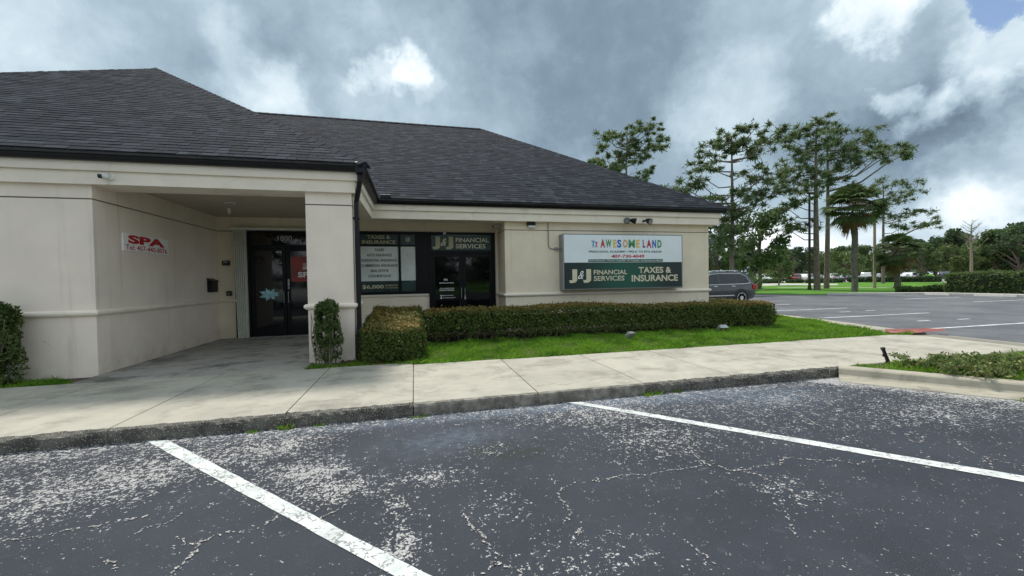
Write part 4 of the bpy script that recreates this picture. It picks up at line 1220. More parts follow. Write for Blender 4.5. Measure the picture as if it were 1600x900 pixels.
h1 = empty('hedge', (4.9, 9.4, .13), label='long clipped hedge with brown top running in front of the sign wall', cat='hedge', group='clipped hedges by the building')
zt = lambda x, y: .80 + .05 * np.sin(x * .62 - .4) + .025 * np.sin(x * 1.9) + .012 * np.sin(x * 7 + y * 5) + 0 * y
gap = lambda x, y, h: ~((y < 9.3) & (x < 2.6) & (h < .40) & (np.sin(x * 9) + np.sin(x * 23) * .5 > -.5) & (rng.random(len(x)) < .75)) & ~((h < .15) & (rng.random(len(x)) < .6))
hp = [(.18, 9.55, 9.02, 9.92, zt)]
hp2 = [(8.85, 9.72, 9.30, 13.2, zt)]
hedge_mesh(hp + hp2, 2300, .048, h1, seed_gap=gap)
core([(.25, 9.5, 9.02, 9.88, zt)] + hp2, .09, h1, zb=.36); stems(hp, h1)
h2 = empty('hedge', (-.35, 8.0, .13), label='short clipped hedge block with golden top beside the pillar and downspout', cat='hedge', group='clipped hedges by the building')
zt2 = lambda x, y: .70 + (y - 7.05) * .085 + .02 * np.sin(x * 5) + .012 * np.sin(x * 13 + y * 9)
hp = [(-.86, .10, 7.12, 9.75, zt2)]
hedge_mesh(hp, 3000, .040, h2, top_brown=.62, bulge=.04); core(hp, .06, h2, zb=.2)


def shrub(name, label, x, y, rx, ry, z0, z1, n, parent_stems, leaf=.055, group=None, mtl='shrub_leaf'):
    s_ = empty(name, (x, y, .13), label=label, cat='shrub', group=group)
    b = MB()
    tips = []
    for k in range(parent_stems):
        a = rnd.uniform(0, 2 * PI); r0 = rnd.uniform(.0, .6) * min(rx, ry); r1 = rnd.uniform(.5, 1.0)
        p0 = Vector((x + math.cos(a) * r0 * 1.3, y + math.sin(a) * r0, .12)); p2 = Vector((x + math.cos(a) * rx * r1, y + math.sin(a) * ry * r1, rnd.uniform(z0 + (z1 - z0) * .5, z1)))
        p1 = p0.lerp(p2, .5) + Vector((rnd.uniform(-.04, .04), rnd.uniform(-.04, .04), .05))
        b.tube([p0, p1, p2], [.011, .008, .004], 5, caps=False); tips += [p1.lerp(p2, t) for t in (.2, .4, .6, .8, 1.0)]
    tag(b.build('stems', 'twig', s_), kind='stuff')
    u = rng.random(n); z = z0 + (z1 - z0) * u ** .75
    a = rng.random(n) * 2 * PI; rr = np.sqrt(rng.random(n)) * (.80 + .22 * np.sin(3 * a + 5 * z) * np.sin(2.3 * z + a))
    prof_ = np.clip(np.minimum((z1 - z) / .14 + .5, 1.0), 0, 1) * (.80 + .2 * np.sin((z - z0) / (z1 - z0) * PI))
    p = np.stack([x + np.cos(a) * rr * rx * prof_, y + np.sin(a) * rr * ry * prof_, z + rng.normal(0, .02, n)], 1)
    cl = np.sin(p[:, 0] * 31) + np.sin(p[:, 1] * 27 + 1) + np.sin(p[:, 2] * 23 + 2)
    keep_ = (cl > -.9) & ((z > z0 + .28 * (z1 - z0)) | (rng.random(n) < .45))
    p = p[keep_]
    raw_mesh('leaves', leaf_quads(p, leaf, .5), 4, mtl, s_, tip=np.clip(rng.normal(.15, .25, len(p)), 0, 1))
    return s_


shrub('shrub', 'tall narrow leafy shrub with bare lower stems in front of the pillar', -1.41, 7.22, .275, .22, .22, 1.19, 9000, 18, leaf=.05)
shrub('shrub', 'dense dark shrub against the left wall at the edge of the view', -5.78, 7.20, .47, .26, .15, 1.28, 16000, 22, leaf=.05)
shrub('shrub', 'sparse reddish shrub tip at the far end of the planting bed by the pavement', 10.25, 4.35, .22, .25, .16, .60, 700, 9)

# low spreading plants in the bed on the right
jp = empty('ground_cover_shrub', (7.6, 3.9, .13), label='low spreading juniper like shrub in the kerbed bed beside the black pipe', cat='shrub')
b = MB(); P_ = []
for k in range(120):
    cx = rnd.triangular(6.75, 8.5, 7.3); cy = rnd.uniform(3.72, 4.42) - (cx - 6.75) * .20
    a = rnd.uniform(0, 2 * PI); L = rnd.uniform(.12, .34); hgt = rnd.uniform(.03, .17)
    p0 = Vector((cx, cy, .13)); p2 = Vector((cx + math.cos(a) * L, cy + math.sin(a) * L * .8, .13 + hgt)); p1 = p0.lerp(p2, .5) + Vector((0, 0, .06))
    b.tube([p0, p1, p2], [.006, .005, .003], 4, caps=False)
    for t in np.linspace(.25, 1, 15):
        c_ = p0.lerp(p1, t * 2) if t < .5 else p1.lerp(p2, t * 2 - 1)
        for _ in range(4): P_.append((c_.x + rnd.gauss(0, .028), c_.y + rnd.gauss(0, .028), c_.z + rnd.gauss(.008, .022)))
tag(b.build('stems', 'twig', jp), kind='stuff')
raw_mesh('leaves', leaf_quads(np.array(P_), .046, .5), 4, 'juniper', jp, tip=np.clip(rng.normal(.25, .35, len(P_)), 0, 1))


# grass blades
def inside(poly, x, y):
    r = np.zeros(len(x), bool); n = len(poly)
    for i in range(n):
        x1, y1 = poly[i]; x2, y2 = poly[(i + 1) % n]
        c_ = ((y1 > y) != (y2 > y)) & (x < (x2 - x1) * (y - y1) / ((y2 - y1) or 1e-9) + x1)
        r ^= c_
    return r


def grass(poly, n, hmin, hmax, z, dry=.06, wmul=1.0, dens=None):
    px = [p[0] for p in poly]; py = [p[1] for p in poly]
    x = rng.uniform(min(px), max(px), n); y = rng.uniform(min(py), max(py), n)
    k = inside(poly, x, y)
    if dens is not None: k &= rng.random(n) < dens(x, y)
    x, y = x[k], y[k]; n = len(x)
    h = rng.uniform(hmin, hmax, n) * (.78 + .45 * np.sin(x * 2.3 + 1.7 * y) * np.sin(x * 5.1 - y * 3)) * np.where(rng.random(n) < .03, 1.6, 1.0)
    a = rng.random(n) * 2 * PI; w = rng.uniform(.004, .008, n) * wmul
    lx_ = rng.normal(0, .55, n) * h; ly_ = rng.normal(0, .55, n) * h
    p0 = np.stack([x - np.cos(a) * w, y - np.sin(a) * w, np.full(n, z)], 1); p1 = np.stack([x + np.cos(a) * w, y + np.sin(a) * w, np.full(n, z)], 1)
    q0 = np.stack([x + lx_ * .45 + np.cos(a) * w * .8, y + ly_ * .45 + np.sin(a) * w * .8, z + h * .62], 1)
    q1 = np.stack([x + lx_, y + ly_, z + h], 1)
    v = np.stack([p0, p1, q0, q1], 1).reshape(-1, 3)
    tip = np.where(rng.random(n) < dry, rng.random(n), 0)
    return v, tip


V, T = [], []
LAWN = [(-.02, 6.79), (10.62, 6.75), (10.8, 7.1), (11.2, 8.5), (11.85, 10), (12.2, 12), (12, 13.5), (9.75, 13.5), (9.75, 9.1), (.05, 9.1)]
v, t = grass(LAWN, 150000, .045, .095, .118, wmul=1.15); V.append(v); T.append(t)
v, t = grass([(-.1, 7.1), (.3, 6.76), (1.2, 6.78), (2.1, 6.735), (3.3, 6.76), (4.5, 6.72), (6, 6.755), (7.2, 6.72), (8.6, 6.76), (11, 6.73), (11, 6.83), (.3, 6.9)], 8000, .04, .11, .118, wmul=1.2); V.append(v); T.append(t)
v, t = grass([(-1.68, 6.96), (-.8, 6.96), (.0, 6.84), (.2, 7.2), (-.9, 7.35), (-1.2, 7.2), (-1.68, 7.25)], 4200, .03, .075, .118, dry=.25); V.append(v); T.append(t)
v, t = grass([(-9, 6.99), (-4.75, 6.99), (-4.85, 7.2), (-5.2, 7.4), (-9, 7.5)], 14000, .03, .07, .118); V.append(v); T.append(t)
bed = [(6.26, 4.66), (7.35, 3.36), (8.4, 2.14), (10.2, 0), (12.8, .2), (12.2, 4.66)]
v, t = grass(bed, 42000, .02, .055, .128, dry=.45, dens=lambda x, y: np.clip(1.25 - (x - 6.3) * .20, .25, 1)); V.append(v); T.append(t)
v, t = grass([(6.26, 4.64), (6.9, 3.9), (7.6, 3.3), (8.6, 2.3), (8.9, 2.5), (7.4, 4.6)], 9000, .035, .08, .128, dry=.1, wmul=1.2); V.append(v); T.append(t)
# weeds in the gutter joints
for (wx, wy, r, n) in ((-1.31, 4.58, .07, 60), (-1.62, 4.57, .06, 50), (.04, 4.56, .10, 110), (2.95, 4.58, .14, 150), (3.3, 4.6, .08, 60), (6.9, 3.12, .12, 90), (5.75, 4.63, .06, 60), (-1.0, 4.58, .05, 30), (-1.38, 6.9, .08, 40)):
    a = rng.random(n) * 2 * PI
    poly = [(wx - r, wy - r * .35), (wx + r, wy - r * .35), (wx + r, wy + r * .3), (wx - r, wy + r * .3)]
    v, t = grass(poly, int(n * .55), .015, .045, .0 if wy < 5 else .13, dry=.2, wmul=1.4); V.append(v); T.append(t)
gr = raw_mesh('grass', np.concatenate(V), 4, 'grass_blade', tip=np.concatenate(T))
tag(gr, 'short bright green grass of the lawn strip and planting bed', 'grass', kind='stuff')
# mulch and dead leaves round the pillar foot
n = 900; pts = np.stack([rng.uniform(-1.25, -.55, n), rng.uniform(7.05, 7.5, n), rng.uniform(.125, .16, n)], 1)
mu = raw_mesh('leaf_litter', leaf_quads(pts, .045, .4), 4, 'mulch'); tag(mu, 'brown leaf litter and mulch at the foot of the pillar', 'litter', kind='stuff')

# garden spotlights in the lawn and pipe in the bed
def garden_light(x, y, rz, tilt, label):
    f = empty('garden_floodlight', (x, y, .13), rz, label=label, cat='floodlight', group='floodlights in the lawn')
    b = MB(); b.tube([(0, .03, 0), (0, .03, .10)], .012, 8); b.build('stake', 'black_metal', f, local=True)
    b = MB(); c_, s_ = math.cos(tilt), math.sin(tilt)
    def R(p): return (p[0], p[1] * c_ - p[2] * s_, p[1] * s_ + p[2] * c_ + .13)
    vs = [R(p) for p in ((-.105, -.05, -.06), (.105, -.05, -.06), (.105, .05, -.045), (-.105, .05, -.045), (-.105, -.05, .07), (.105, -.05, .07), (.085, .05, .045), (-.085, .05, .045))]
    b.add(vs, [(0, 3, 2, 1), (4, 5, 6, 7), (0, 1, 5, 4), (1, 2, 6, 5), (2, 3, 7, 6), (3, 0, 4, 7)]); b.build('housing', 'grey_metal', f, local=True)
    b = MB(); vs = [R(p) for p in ((-.09, .052, -.035), (.09, .052, -.035), (.075, .052, .036), (-.075, .052, .036))]; b.add(vs, [(0, 1, 2, 3)]); b.build('lens', 'headlamp', f, local=True)


garden_light(4.60, 8.0, .5, .55, 'grey garden floodlight tilted in the grass, left of the two before the hedge')
garden_light(7.30, 8.35, -.1, .95, 'grey garden floodlight tilted in the grass, right of the two before the hedge')
pp = empty('irrigation_pipe', (7.02, 4.66, .13), label='short black irrigation pipe leaning at the corner of the kerbed bed', cat='pipe')
b = MB(); b.tube([(7.07, 4.64, .10), (7.015, 4.66, .26), (6.985, 4.67, .345)], [.026, .024, .024], 10); b.tube([(7.01, 4.66, .235), (7.003, 4.663, .265)], .031, 10); b.build('tube', 'black_plastic', pp)
b = MB(); b.tube([(6.985, 4.67, .345), (6.978, 4.672, .368)], .031, 12); b.build('cap', 'black_plastic', pp)

# ------------------------------------------------------------------ vehicles
def vehicle(name, loc, rz, paint, label, cat, group=None, L=4.82, W=1.94, H=1.74, kind='suv', proud=True):
    """built along +x (nose at +x); body lofted through stations, then glass, lamps, wheels"""
    o = empty(name, loc, rz, label=label, cat=cat, group=group)
    hl, hw = L / 2, W / 2
    ft = {'suv': [(-1.0, .62, .98, .99, .86), (-.985, .42, 1.04, 1.06, .93), (-.93, .34, 1.08, 1.36, .97), (-.80, .30, 1.10, 1.66, 1.0), (-.62, .30, 1.09, 1.74, 1.0), (-.25, .30, 1.07, 1.74, 1.0),
                  (.05, .30, 1.06, 1.70, 1.0), (.16, .30, 1.06, 1.60, 1.0), (.40, .30, 1.05, 1.12, 1.0), (.62, .30, 1.02, 1.07, .99), (.88, .34, .97, 1.0, .95), (.97, .42, .82, .86, .86), (1.0, .52, .72, .74, .76)],
          'sedan': [(-1.0, .50, .86, .88, .84), (-.97, .36, .98, 1.0, .92), (-.80, .28, 1.0, 1.06, .98), (-.55, .26, .99, 1.36, 1.0), (-.28, .26, .97, 1.44, 1.0), (.02, .26, .96, 1.43, 1.0),
                    (.12, .26, .95, 1.36, 1.0), (.38, .26, .93, .98, 1.0), (.62, .26, .88, .92, .99), (.90, .30, .78, .80, .93), (1.0, .44, .62, .64, .78)],
          'pickup': [(-1.0, .60, 1.10, 1.12, .96), (-.99, .45, 1.12, 1.14, .98), (-.70, .40, 1.12, 1.14, 1.0), (-.30, .40, 1.12, 1.14, 1.0), (-.27, .38, 1.15, 1.70, 1.0), (-.22, .38, 1.15, 1.84, 1.0), (.10, .38, 1.14, 1.85, 1.0),
                     (.17, .38, 1.14, 1.76, 1.0), (.36, .38, 1.12, 1.20, 1.0), (.62, .38, 1.10, 1.16, .99), (.93, .42, 1.02, 1.06, .95), (1.0, .55, .9, .92, .84)]}[kind]
    rows = []
    for (fx, zb, zbelt, ztop, fw) in ft:
        x = fx * hl; w = hw * fw; wt = w * (.97 - .20 * min(1, max(0, (ztop - zbelt) / .65)))
        rows.append([(x, -w * .93, zb), (x, -w, zb + .16), (x, -w * .985, zbelt - .12), (x, -w * .955, zbelt), (x, -wt, max(zbelt + .005, ztop - .05)), (x, -wt * .90, ztop + .005),
                     (x, wt * .90, ztop + .005), (x, wt, max(zbelt + .005, ztop - .05)), (x, w * .955, zbelt), (x, w * .985, zbelt - .12), (x, w, zb + .16), (x, w * .93, zb)])
    b = MB(); k = 12; vs = [p for r in rows for p in r]
    fs = [(i * k + j, (i + 1) * k + j, (i + 1) * k + (j + 1) % k, i * k + (j + 1) % k) for i in range(len(rows) - 1) for j in range(k)]
    fs += [tuple(range(k - 1, -1, -1)), tuple(range((len(rows) - 1) * k, len(rows) * k))]
    b.add(vs, fs); body = b.build('body', 'paint_' + paint, o, local=True, smooth=True)
    md = body.modifiers.new('edge', 'EDGE_SPLIT'); md.split_angle = math.radians(34)

    def prof(x):
        fx = x / hl
        for a, c_ in zip(ft[:-1], ft[1:]):
            if a[0] <= fx <= c_[0]:
                t = (fx - a[0]) / (c_[0] - a[0]); return [a[i] + (c_[i] - a[i]) * t for i in range(1, 5)]
        return list(ft[-1][1:])

    def on_side(x, z, s):
        zb, zbelt, ztop, fw = prof(x); w = hw * fw; wt = w * (.97 - .20 * min(1, max(0, (ztop - zbelt) / .65)))
        t = (z - zbelt) / max(.05, ztop - .05 - zbelt)
        return (x, s * ((w * .955) * (1 - t) + wt * t + .008), z)
    segs = {'suv': [[(-2.02, 1.18), (-1.62, 1.14), (-1.30, 1.14), (-1.30, 1.60), (-1.55, 1.60), (-1.80, 1.48)], [(-1.24, 1.14), (-.22, 1.12), (-.22, 1.62), (-1.24, 1.61)], [(-.15, 1.12), (.92, 1.10), (.62, 1.36), (.30, 1.58), (-.15, 1.62)]],
            'sedan': [[(-1.30, 1.03), (-.20, 1.01), (-.20, 1.35), (-1.0, 1.30)], [(-.13, 1.01), (.78, .99), (.30, 1.30), (-.13, 1.36)]],
            'pickup': [[(-.60, 1.19), (.0, 1.18), (.0, 1.72), (-.55, 1.70)], [(.06, 1.18), (.80, 1.18), (.45, 1.66), (.06, 1.72)]]}[kind]
    sc = L / 4.82
    for s in (-1, 1):
        for pl_ in segs:
            b = MB(); pts = [on_side(x * sc, z, s) for x, z in pl_]
            b.add(pts, [tuple(range(len(pts)))]); wn = b.build('window', 'car_glass', o, local=True)
        if kind == 'suv':
            b = MB(); top = [on_side(x * sc, z, s) for x, z in ((-2.06, 1.15), (-1.62, 1.11), (-.2, 1.09), (.95, 1.075))]
            b.tube([(p[0], p[1] + s * .004, p[2]) for p in top], .014, 6); top = [on_side(x * sc, z, s) for x, z in ((-2.06, 1.15), (-1.84, 1.50), (-1.56, 1.645), (-.2, 1.655), (.3, 1.62), (.62, 1.40), (.95, 1.075))]
            b.tube([(p[0], p[1] + s * .004, p[2]) for p in top], .012, 6); b.build('chrome_trim', 'chrome', o, local=True)
            b = MB(); b.tube([(-1.45, s * .70, 1.77), (-1.3, s * .70, 1.805), (.1, s * .70, 1.80), (.3, s * .70, 1.74)], .02, 6); b.build('roof_rail', 'chrome', o, local=True)
            for hx in (-.95, .12):
                b = MB(); b.tube([(hx - .11, s * (hw * .985 + .012), 1.0), (hx + .11, s * (hw * .985 + .012), .995)], .018, 6); b.build('handle', 'chrome', o, local=True)
            b = MB(); b.box(-1.0, 1.0, s * hw - .012, s * hw + .012, .50, .545); b.build('side_molding', 'chrome', o, local=True)
        zt_ = {'suv': .93, 'sedan': .78, 'pickup': .95}[kind]
        b = MB(); b.bevel_box(-hl * .995, -hl * .90, s * hw * .94 - .10, s * hw * .94 + .055, zt_ - .12, zt_ + .14, .03); b.build('taillight', 'tail_red', o, local=True)
        b = MB(); b.bevel_box(hl * .87, hl * .965, s * hw * .80 - .16, s * hw * .80 + .10, zt_ - .20, zt_ - .05, .03); b.build('headlight', 'headlamp', o, local=True)
    # screens
    def glassq(x0, x1, z0, z1, f0, f1, name_):
        b = MB(); b.add([(x0, -hw * f0, z0), (x0, hw * f0, z0), (x1, hw * f1, z1), (x1, -hw * f1, z1)], [(0, 1, 2, 3)]); b.build(name_, 'car_glass', o, local=True)
    if kind == 'suv': glassq(-.955 * hl - .012, -.80 * hl - .02, 1.20, 1.60, .84, .70, 'rear_window'); glassq(.41 * hl + .01, .16 * hl + .03, 1.13, 1.59, .84, .70, 'windscreen')
    elif kind == 'sedan': glassq(-.78 * hl - .01, -.55 * hl - .012, 1.08, 1.34, .82, .70, 'rear_window'); glassq(.375 * hl + .015, .12 * hl + .02, 1.0, 1.35, .84, .72, 'windscreen')
    else: glassq(-.29 * hl - .012, -.24 * hl - .02, 1.25, 1.70, .80, .72, 'rear_window'); glassq(.36 * hl + .02, .17 * hl + .03, 1.22, 1.75, .84, .74, 'windscreen')
    R_ = {'suv': .375, 'sedan': .33, 'pickup': .40}[kind]
    for fx in (-.60, .61):
        for s in (-1, 1):
            x = fx * hl; y0 = s * hw * .80; y1 = s * (hw + .012)
            b = MB(); b.tube([(x, s * (hw - .06), R_ + .03), (x, s * (hw + .004), R_ + .03)], R_ + .075, 24); b.build('wheel_arch', 'black_plastic', o, local=True)
            b = MB(); b.tube([(x, y0, R_), (x, y1 - s * .015, R_), (x, y1, R_)], [R_, R_, R_ * .94], 24); tw = b.build('tyre', 'tyre', o, local=True)
            b = MB(); ry = y1 + s * .004; b.tube([(x, ry - s * .02, R_), (x, ry, R_)], R_ * .30, 12)
            for q_ in range(7):
                a = 2 * PI * q_ / 7 + .2; a1_, a2_ = a - .16, a + .16; r1, r2 = R_ * .25, R_ * .70
                b.add([(x + math.cos(a1_) * r1, ry, R_ + math.sin(a1_) * r1), (x + math.cos(a1_) * r2, ry, R_ + math.sin(a1_) * r2), (x + math.cos(a2_) * r2, ry, R_ + math.sin(a2_) * r2), (x + math.cos(a2_) * r1, ry, R_ + math.sin(a2_) * r1)],
                      [(0, 1, 2, 3), (3, 2, 1, 0)])
            n_ = 24
            vs = [(x + math.cos(2 * PI * q_ / n_) * r, ry, R_ + math.sin(2 * PI * q_ / n_) * r) for q_ in range(n_) for r in (R_ * .66, R_ * .74)]
            b.add(vs, [(2 * q_, 2 * q_ + 1, (2 * q_ + 3) % (2 * n_), (2 * q_ + 2) % (2 * n_)) for q_ in range(n_)]); b.build('rim', 'chrome', tw, local=True)
    return o


vehicle('parked_suv', (15.05, 18.5, 0), PI, 'charcoal', 'dark charcoal SUV with chrome window trim parked past the building corner', 'suv')

FAR_CARS = 'cars parked in the far lot'
protos = {}
FC = [  # u of the frame, depth along the view, kind, paint, turn, label
    (1196, 98, 'pickup', 'white', .3, 'white pickup glimpsed past the yucca, leftmost of the far cars'),
    (1218, 100, 'sedan', 'white', 2.2, 'white car behind the round shrubs left of the red car'),
    (1231, 100, 'sedan', 'black', 2.2, 'black car between the white car and the red car'),
    (1245, 100, 'suv', 'red', 2.2, 'dark red car left of the dark lamp pole'),
    (1256, 102, 'sedan', 'navy', 2.2, 'navy car between the red car and the dark lamp pole'),
    (1263, 100, 'suv', 'white', 2.3, 'white SUV partly behind the dark lamp pole'),
    (1284, 103, 'sedan', 'grey', 2.2, 'grey car glimpsed between the two tall pine trunks'),
    (1302, 98, 'suv', 'white', 2.4, 'white SUV right of the pair of tall pines'),
    (1313, 99, 'sedan', 'pale_blue', 2.4, 'pale blue car beside the white SUV right of the pines'),
    (1322, 100, 'sedan', 'navy', 2.4, 'navy car left of the taller palm trunk'),
    (1330, 100, 'sedan', 'black', 2.4, 'black car hidden partly by the taller palm trunk'),
    (1354, 96, 'pickup', 'white', 2.6, 'white pickup between the taller palm and the pale pole'),
    (1372, 98, 'sedan', 'grey', 2.4, 'grey car behind the pale wooden pole'),
    (1411, 98, 'sedan', 'white', 2.5, 'white car just right of the short palm trunk'),
    (1423, 99, 'suv', 'white', 2.5, 'white SUV second to the right of the short palm'),
    (1431, 100, 'sedan', 'black', 2.5, 'black car beside the white SUV right of the short palm'),
    (1476, 94, 'suv', 'navy', 2.7, 'dark blue SUV above the gap in the long hedge'),
    (1489, 95, 'sedan', 'black', 2.7, 'black sedan right of the dark blue SUV above the long hedge'),
    (1549, 96, 'sedan', 'silver', 2.8, 'silver car alone below the oaks on the right')]
for (u, dep, kd, pt_, rz, lab) in FC:
    dep *= .88
    d = _r2 * ((u - 800) / 630.89) + _u2 * ((450 - 440) / 630.89) + _fw
    x, y = d.x * dep, d.y * dep
    az = math.atan2(d.x, d.y)
    rot = -az + (rz - 1.2)
    if kd not in protos:
        protos[kd] = vehicle('parked_car', (x, y, .03), rot, pt_, lab, 'car', FAR_CARS, L={'suv': 4.7, 'sedan': 4.6, 'pickup': 5.5}[kd], kind=kd)
        continue
    c_ = copy_tree(protos[kd]); c_.location = (x, y, .03); c_.rotation_euler = (0, 0, rot); c_['label'] = lab
    for ch in c_.children:
        if ch.name.startswith('body'):
            ch.data = ch.data.copy(); ch.data.materials.clear(); ch.data.materials.append(MATS['paint_' + pt_])

# ------------------------------------------------------------------ trees
def frond_clump(c, r, n, size):
    """needle sprays thinning out from the middle of a flattened tuft, pointing outward"""
    d = unit(n); rr = np.abs(rng.normal(0, .62, n))
    p = np.array(c) + d * rr[:, None] * np.array([r, r, r * .68])
    a = d + unit(n) * .55; a /= np.linalg.norm(a, axis=1, keepdims=True)
    b = np.cross(a, unit(n)); b /= np.linalg.norm(b, axis=1, keepdims=True) + 1e-9
    L = size * (.55 + .8 * rng.random(n))[:, None]
    return np.stack([p - a * L * .5, p + b * L * .10, p + a * L * .5, p - b * L * .10], 1).reshape(-1, 3)


def lumpy(c, r, n, size, flat=.8):
    d = unit(n); rr = .45 + .55 * rng.random(n) ** .5
    p = np.array(c) + d * rr[:, None] * np.array([r, r, r * flat])
    return leaf_quads(p, size, .65, d, 1.2)


def pine(u, depth, scale_zoom, x0z, clumps, label, trunk_r, base_z=0.0, bend=0.0, group='tall pines', top=None):
    """trunk with limbs reaching every foliage lump; lump positions in metres across and up, given on a 2.857x enlargement"""
    d = _r2 * ((u - 800) / 630.89) + _fw
    base = Vector((d.x * depth, d.y * depth, base_z)); az = math.atan2(d.x, d.y)
    lat = Vector((math.cos(az), -math.sin(az), 0)); dep = Vector((math.sin(az), math.cos(az), 0))
    o = empty('pine_tree', base, label=label, cat='tree', group=group)
    ca = 1 / math.hypot(1, (u - 800) / 630.89)
    hor = 748 - (u - 1160) * .0157 * 2.857
    C = []
    for (zx, zy, r) in clumps:
        C.append(((zx - x0z) / scale_zoom * ca, (hor - zy) / scale_zoom + 1.5, r / scale_zoom))
    H = max(c[1] for c in C) if top is None else top
    b = MB(); n = 9
    def tr(z): t = z / H; return base + Vector((0, 0, z)) + lat * (bend * math.sin(t * 2.6)) + dep * (.15 * math.sin(t * 4))
    b.tube([tr(H * .97 * k / n) for k in range(n + 1)], [trunk_r * (1 - .80 * (k / n) ** 1.3) for k in range(n + 1)], 9)
    trunk = b.build('trunk', 'bark', o)
    lb = MB(); leaves = []
    for (dx, z, r) in C:
        dd = rnd.uniform(-1, 1) * max(.8, abs(dx) * .8)
        zs = max(H * .30, min(H * .90, z - .30 * abs(dx) - .3))
        a = tr(zs); c_ = base + lat * dx + dep * dd + Vector((0, 0, z))
        m1 = a.lerp(c_, .45) + Vector((0, 0, -.12 * abs(dx) + rnd.uniform(-.2, .2))) + lat * rnd.uniform(-.2, .2)
        m2 = a.lerp(c_, .78) + Vector((rnd.uniform(-.2, .2), rnd.uniform(-.2, .2), rnd.uniform(-.15, .2)))
        th = .035 + .012 * (a - c_).length
        lb.tube([a, m1, m2, c_], [th, th * .7, th * .45, th * .2], 5, caps=False)
        for sub in range(7):                   # tufts on twigs round the end of the limb
            off = Vector((rnd.gauss(0, 1), rnd.gauss(0, 1), rnd.gauss(0, .6))) * r * .78
            e = c_ + off
            lb.tube([m2.lerp(c_, .6), e], [th * .28, th * .10], 4, caps=False)
            leaves.append(frond_clump(e, r * rnd.uniform(.40, .70), 82, .42))
    lb.build('branches', 'bark', o)
    raw_mesh('needles', np.concatenate(leaves), 4, 'pine_needles', o)
    return o


PT2 = [(680,120,35),(740,110,35),(800,110,30),(640,160,35),(830,150,30),(560,190,40),(540,230,30),(850,180,45),(900,175,40),(620,210,35),(700,190,25),(780,210,35),(730,160,30),(600,270,35),(560,300,40),(520,330,40),(470,350,40),(550,370,35),(480,375,25),(770,290,35),(820,340,45),(860,330,30),(740,390,40),(780,430,40),(640,410,40),(840,400,40),(880,395,30),(700,440,40),(740,450,45),(660,500,45),(720,510,50),(640,560,50),(700,570,55),(760,540,40),(650,620,40)]
PT3 = [(1070,85,30),(1120,75,28),(1000,110,35),(950,130,25),(1040,120,30),(960,170,35),(980,210,40),(920,250,40),(900,290,40),(950,300,35),(880,320,30),(1040,200,40),(1000,260,40),(1030,350,40),(980,370,40),(1060,300,35),(910,440,35),(950,420,30),(1000,410,30),(960,520,40),(1010,500,40),(930,540,30),(1075,160,35)]
PT4 = [(1150,130,45),(1200,130,45),(1240,170,40),(1100,190,45),(1160,190,50),(1210,210,50),(1280,190,40),(1300,140,22),(1130,240,50),(1190,260,50),(1260,250,45),(1320,270,30),(1400,240,35),(1360,260,35),(1420,290,25),(1140,310,40),(1170,340,35),(1100,260,40)]
PT5 = [(1370,330,35),(1350,370,35),(1410,350,35),(1470,360,35),(1490,400,30),(1440,410,35),(1400,440,35),(1480,480,35),(1350,450,35),(1430,480,30),(1390,510,40),(1460,530,30),(1510,470,20),(1560,530,28),(1520,545,30)]
PT1 = [(290,85,30),(250,110,30),(200,130,35),(140,140,35),(120,170,25),(330,110,25),(370,105,20),(400,140,25),(350,150,30),(290,150,35),(240,160,35),(190,190,35),(130,220,30),(100,250,25),(330,190,30),(310,230,25),(160,250,35),(220,220,30),(280,200,30),(310,300,35),(345,300,20),(200,270,30),(150,280,30)]
pine(985, 42, 43, 250, PT1, 'pine whose crown alone shows above the right roof slope', .20, bend=-.3)
pine(1143, 36, 50, 695, PT2, 'tall pine with open crown rising just behind the parked SUV', .22, bend=.1)
pine(1277, 40.7, 44, 1067, PT3, 'left of two adjacent tall pines on the lawn, limbs reaching left', .30, bend=-.1)
pine(1291.5, 43.7, 41, 1114, PT4, 'right of two adjacent tall pines on the lawn, limbs reaching right', .27, bend=.12)
pine(1380, 63, 28.6, 1367, PT5, 'thinner farther pine standing between the pale pole and the short palm', .24)


def broadleaf(name, x, y, H, R, label, mtl, group, n=2600, leaf=.5, trunk_h=.3, seed=1, cat='tree'):
    r_ = random.Random(seed)
    o = empty(name, (x, y, 0), label=label, cat=cat, group=group)
    b = MB(); b.tube([(0, 0, 0), (.05 * R, 0, H * trunk_h), (0, .05 * R, H * .62)], [.035 * H * .7, .026 * H * .7, .012 * H], 8)
    b.build('trunk', 'bark', o, local=True)
    lb = MB(); leaves = []
    for k in range(26):
        a = r_.uniform(0, 2 * PI); zf = r_.uniform(trunk_h * .8, .97); rad = R * math.sqrt(max(.05, 1 - ((zf - .55) / .5) ** 2)) * r_.uniform(.35, .92)
        c_ = Vector((math.cos(a) * rad, math.sin(a) * rad, H * zf))
        s0 = Vector((0, 0, H * max(trunk_h * .8, zf - .3)))
        lb.tube([s0, s0.lerp(c_, .5) + Vector((0, 0, .03 * H)), c_], [.012 * H, .008 * H, .003 * H], 5, caps=False)
        leaves.append(lumpy(c_, R * r_.uniform(.22, .40), n // 26, leaf))
    lb.build('branches', 'bark', o, local=True)
    raw_mesh('crown', np.concatenate(leaves), 4, mtl, o, local=True)
    return o


def at(u, depth, v=440):
    d = _r2 * ((u - 800) / 630.89) + _fw
    return d.x * depth, d.y * depth


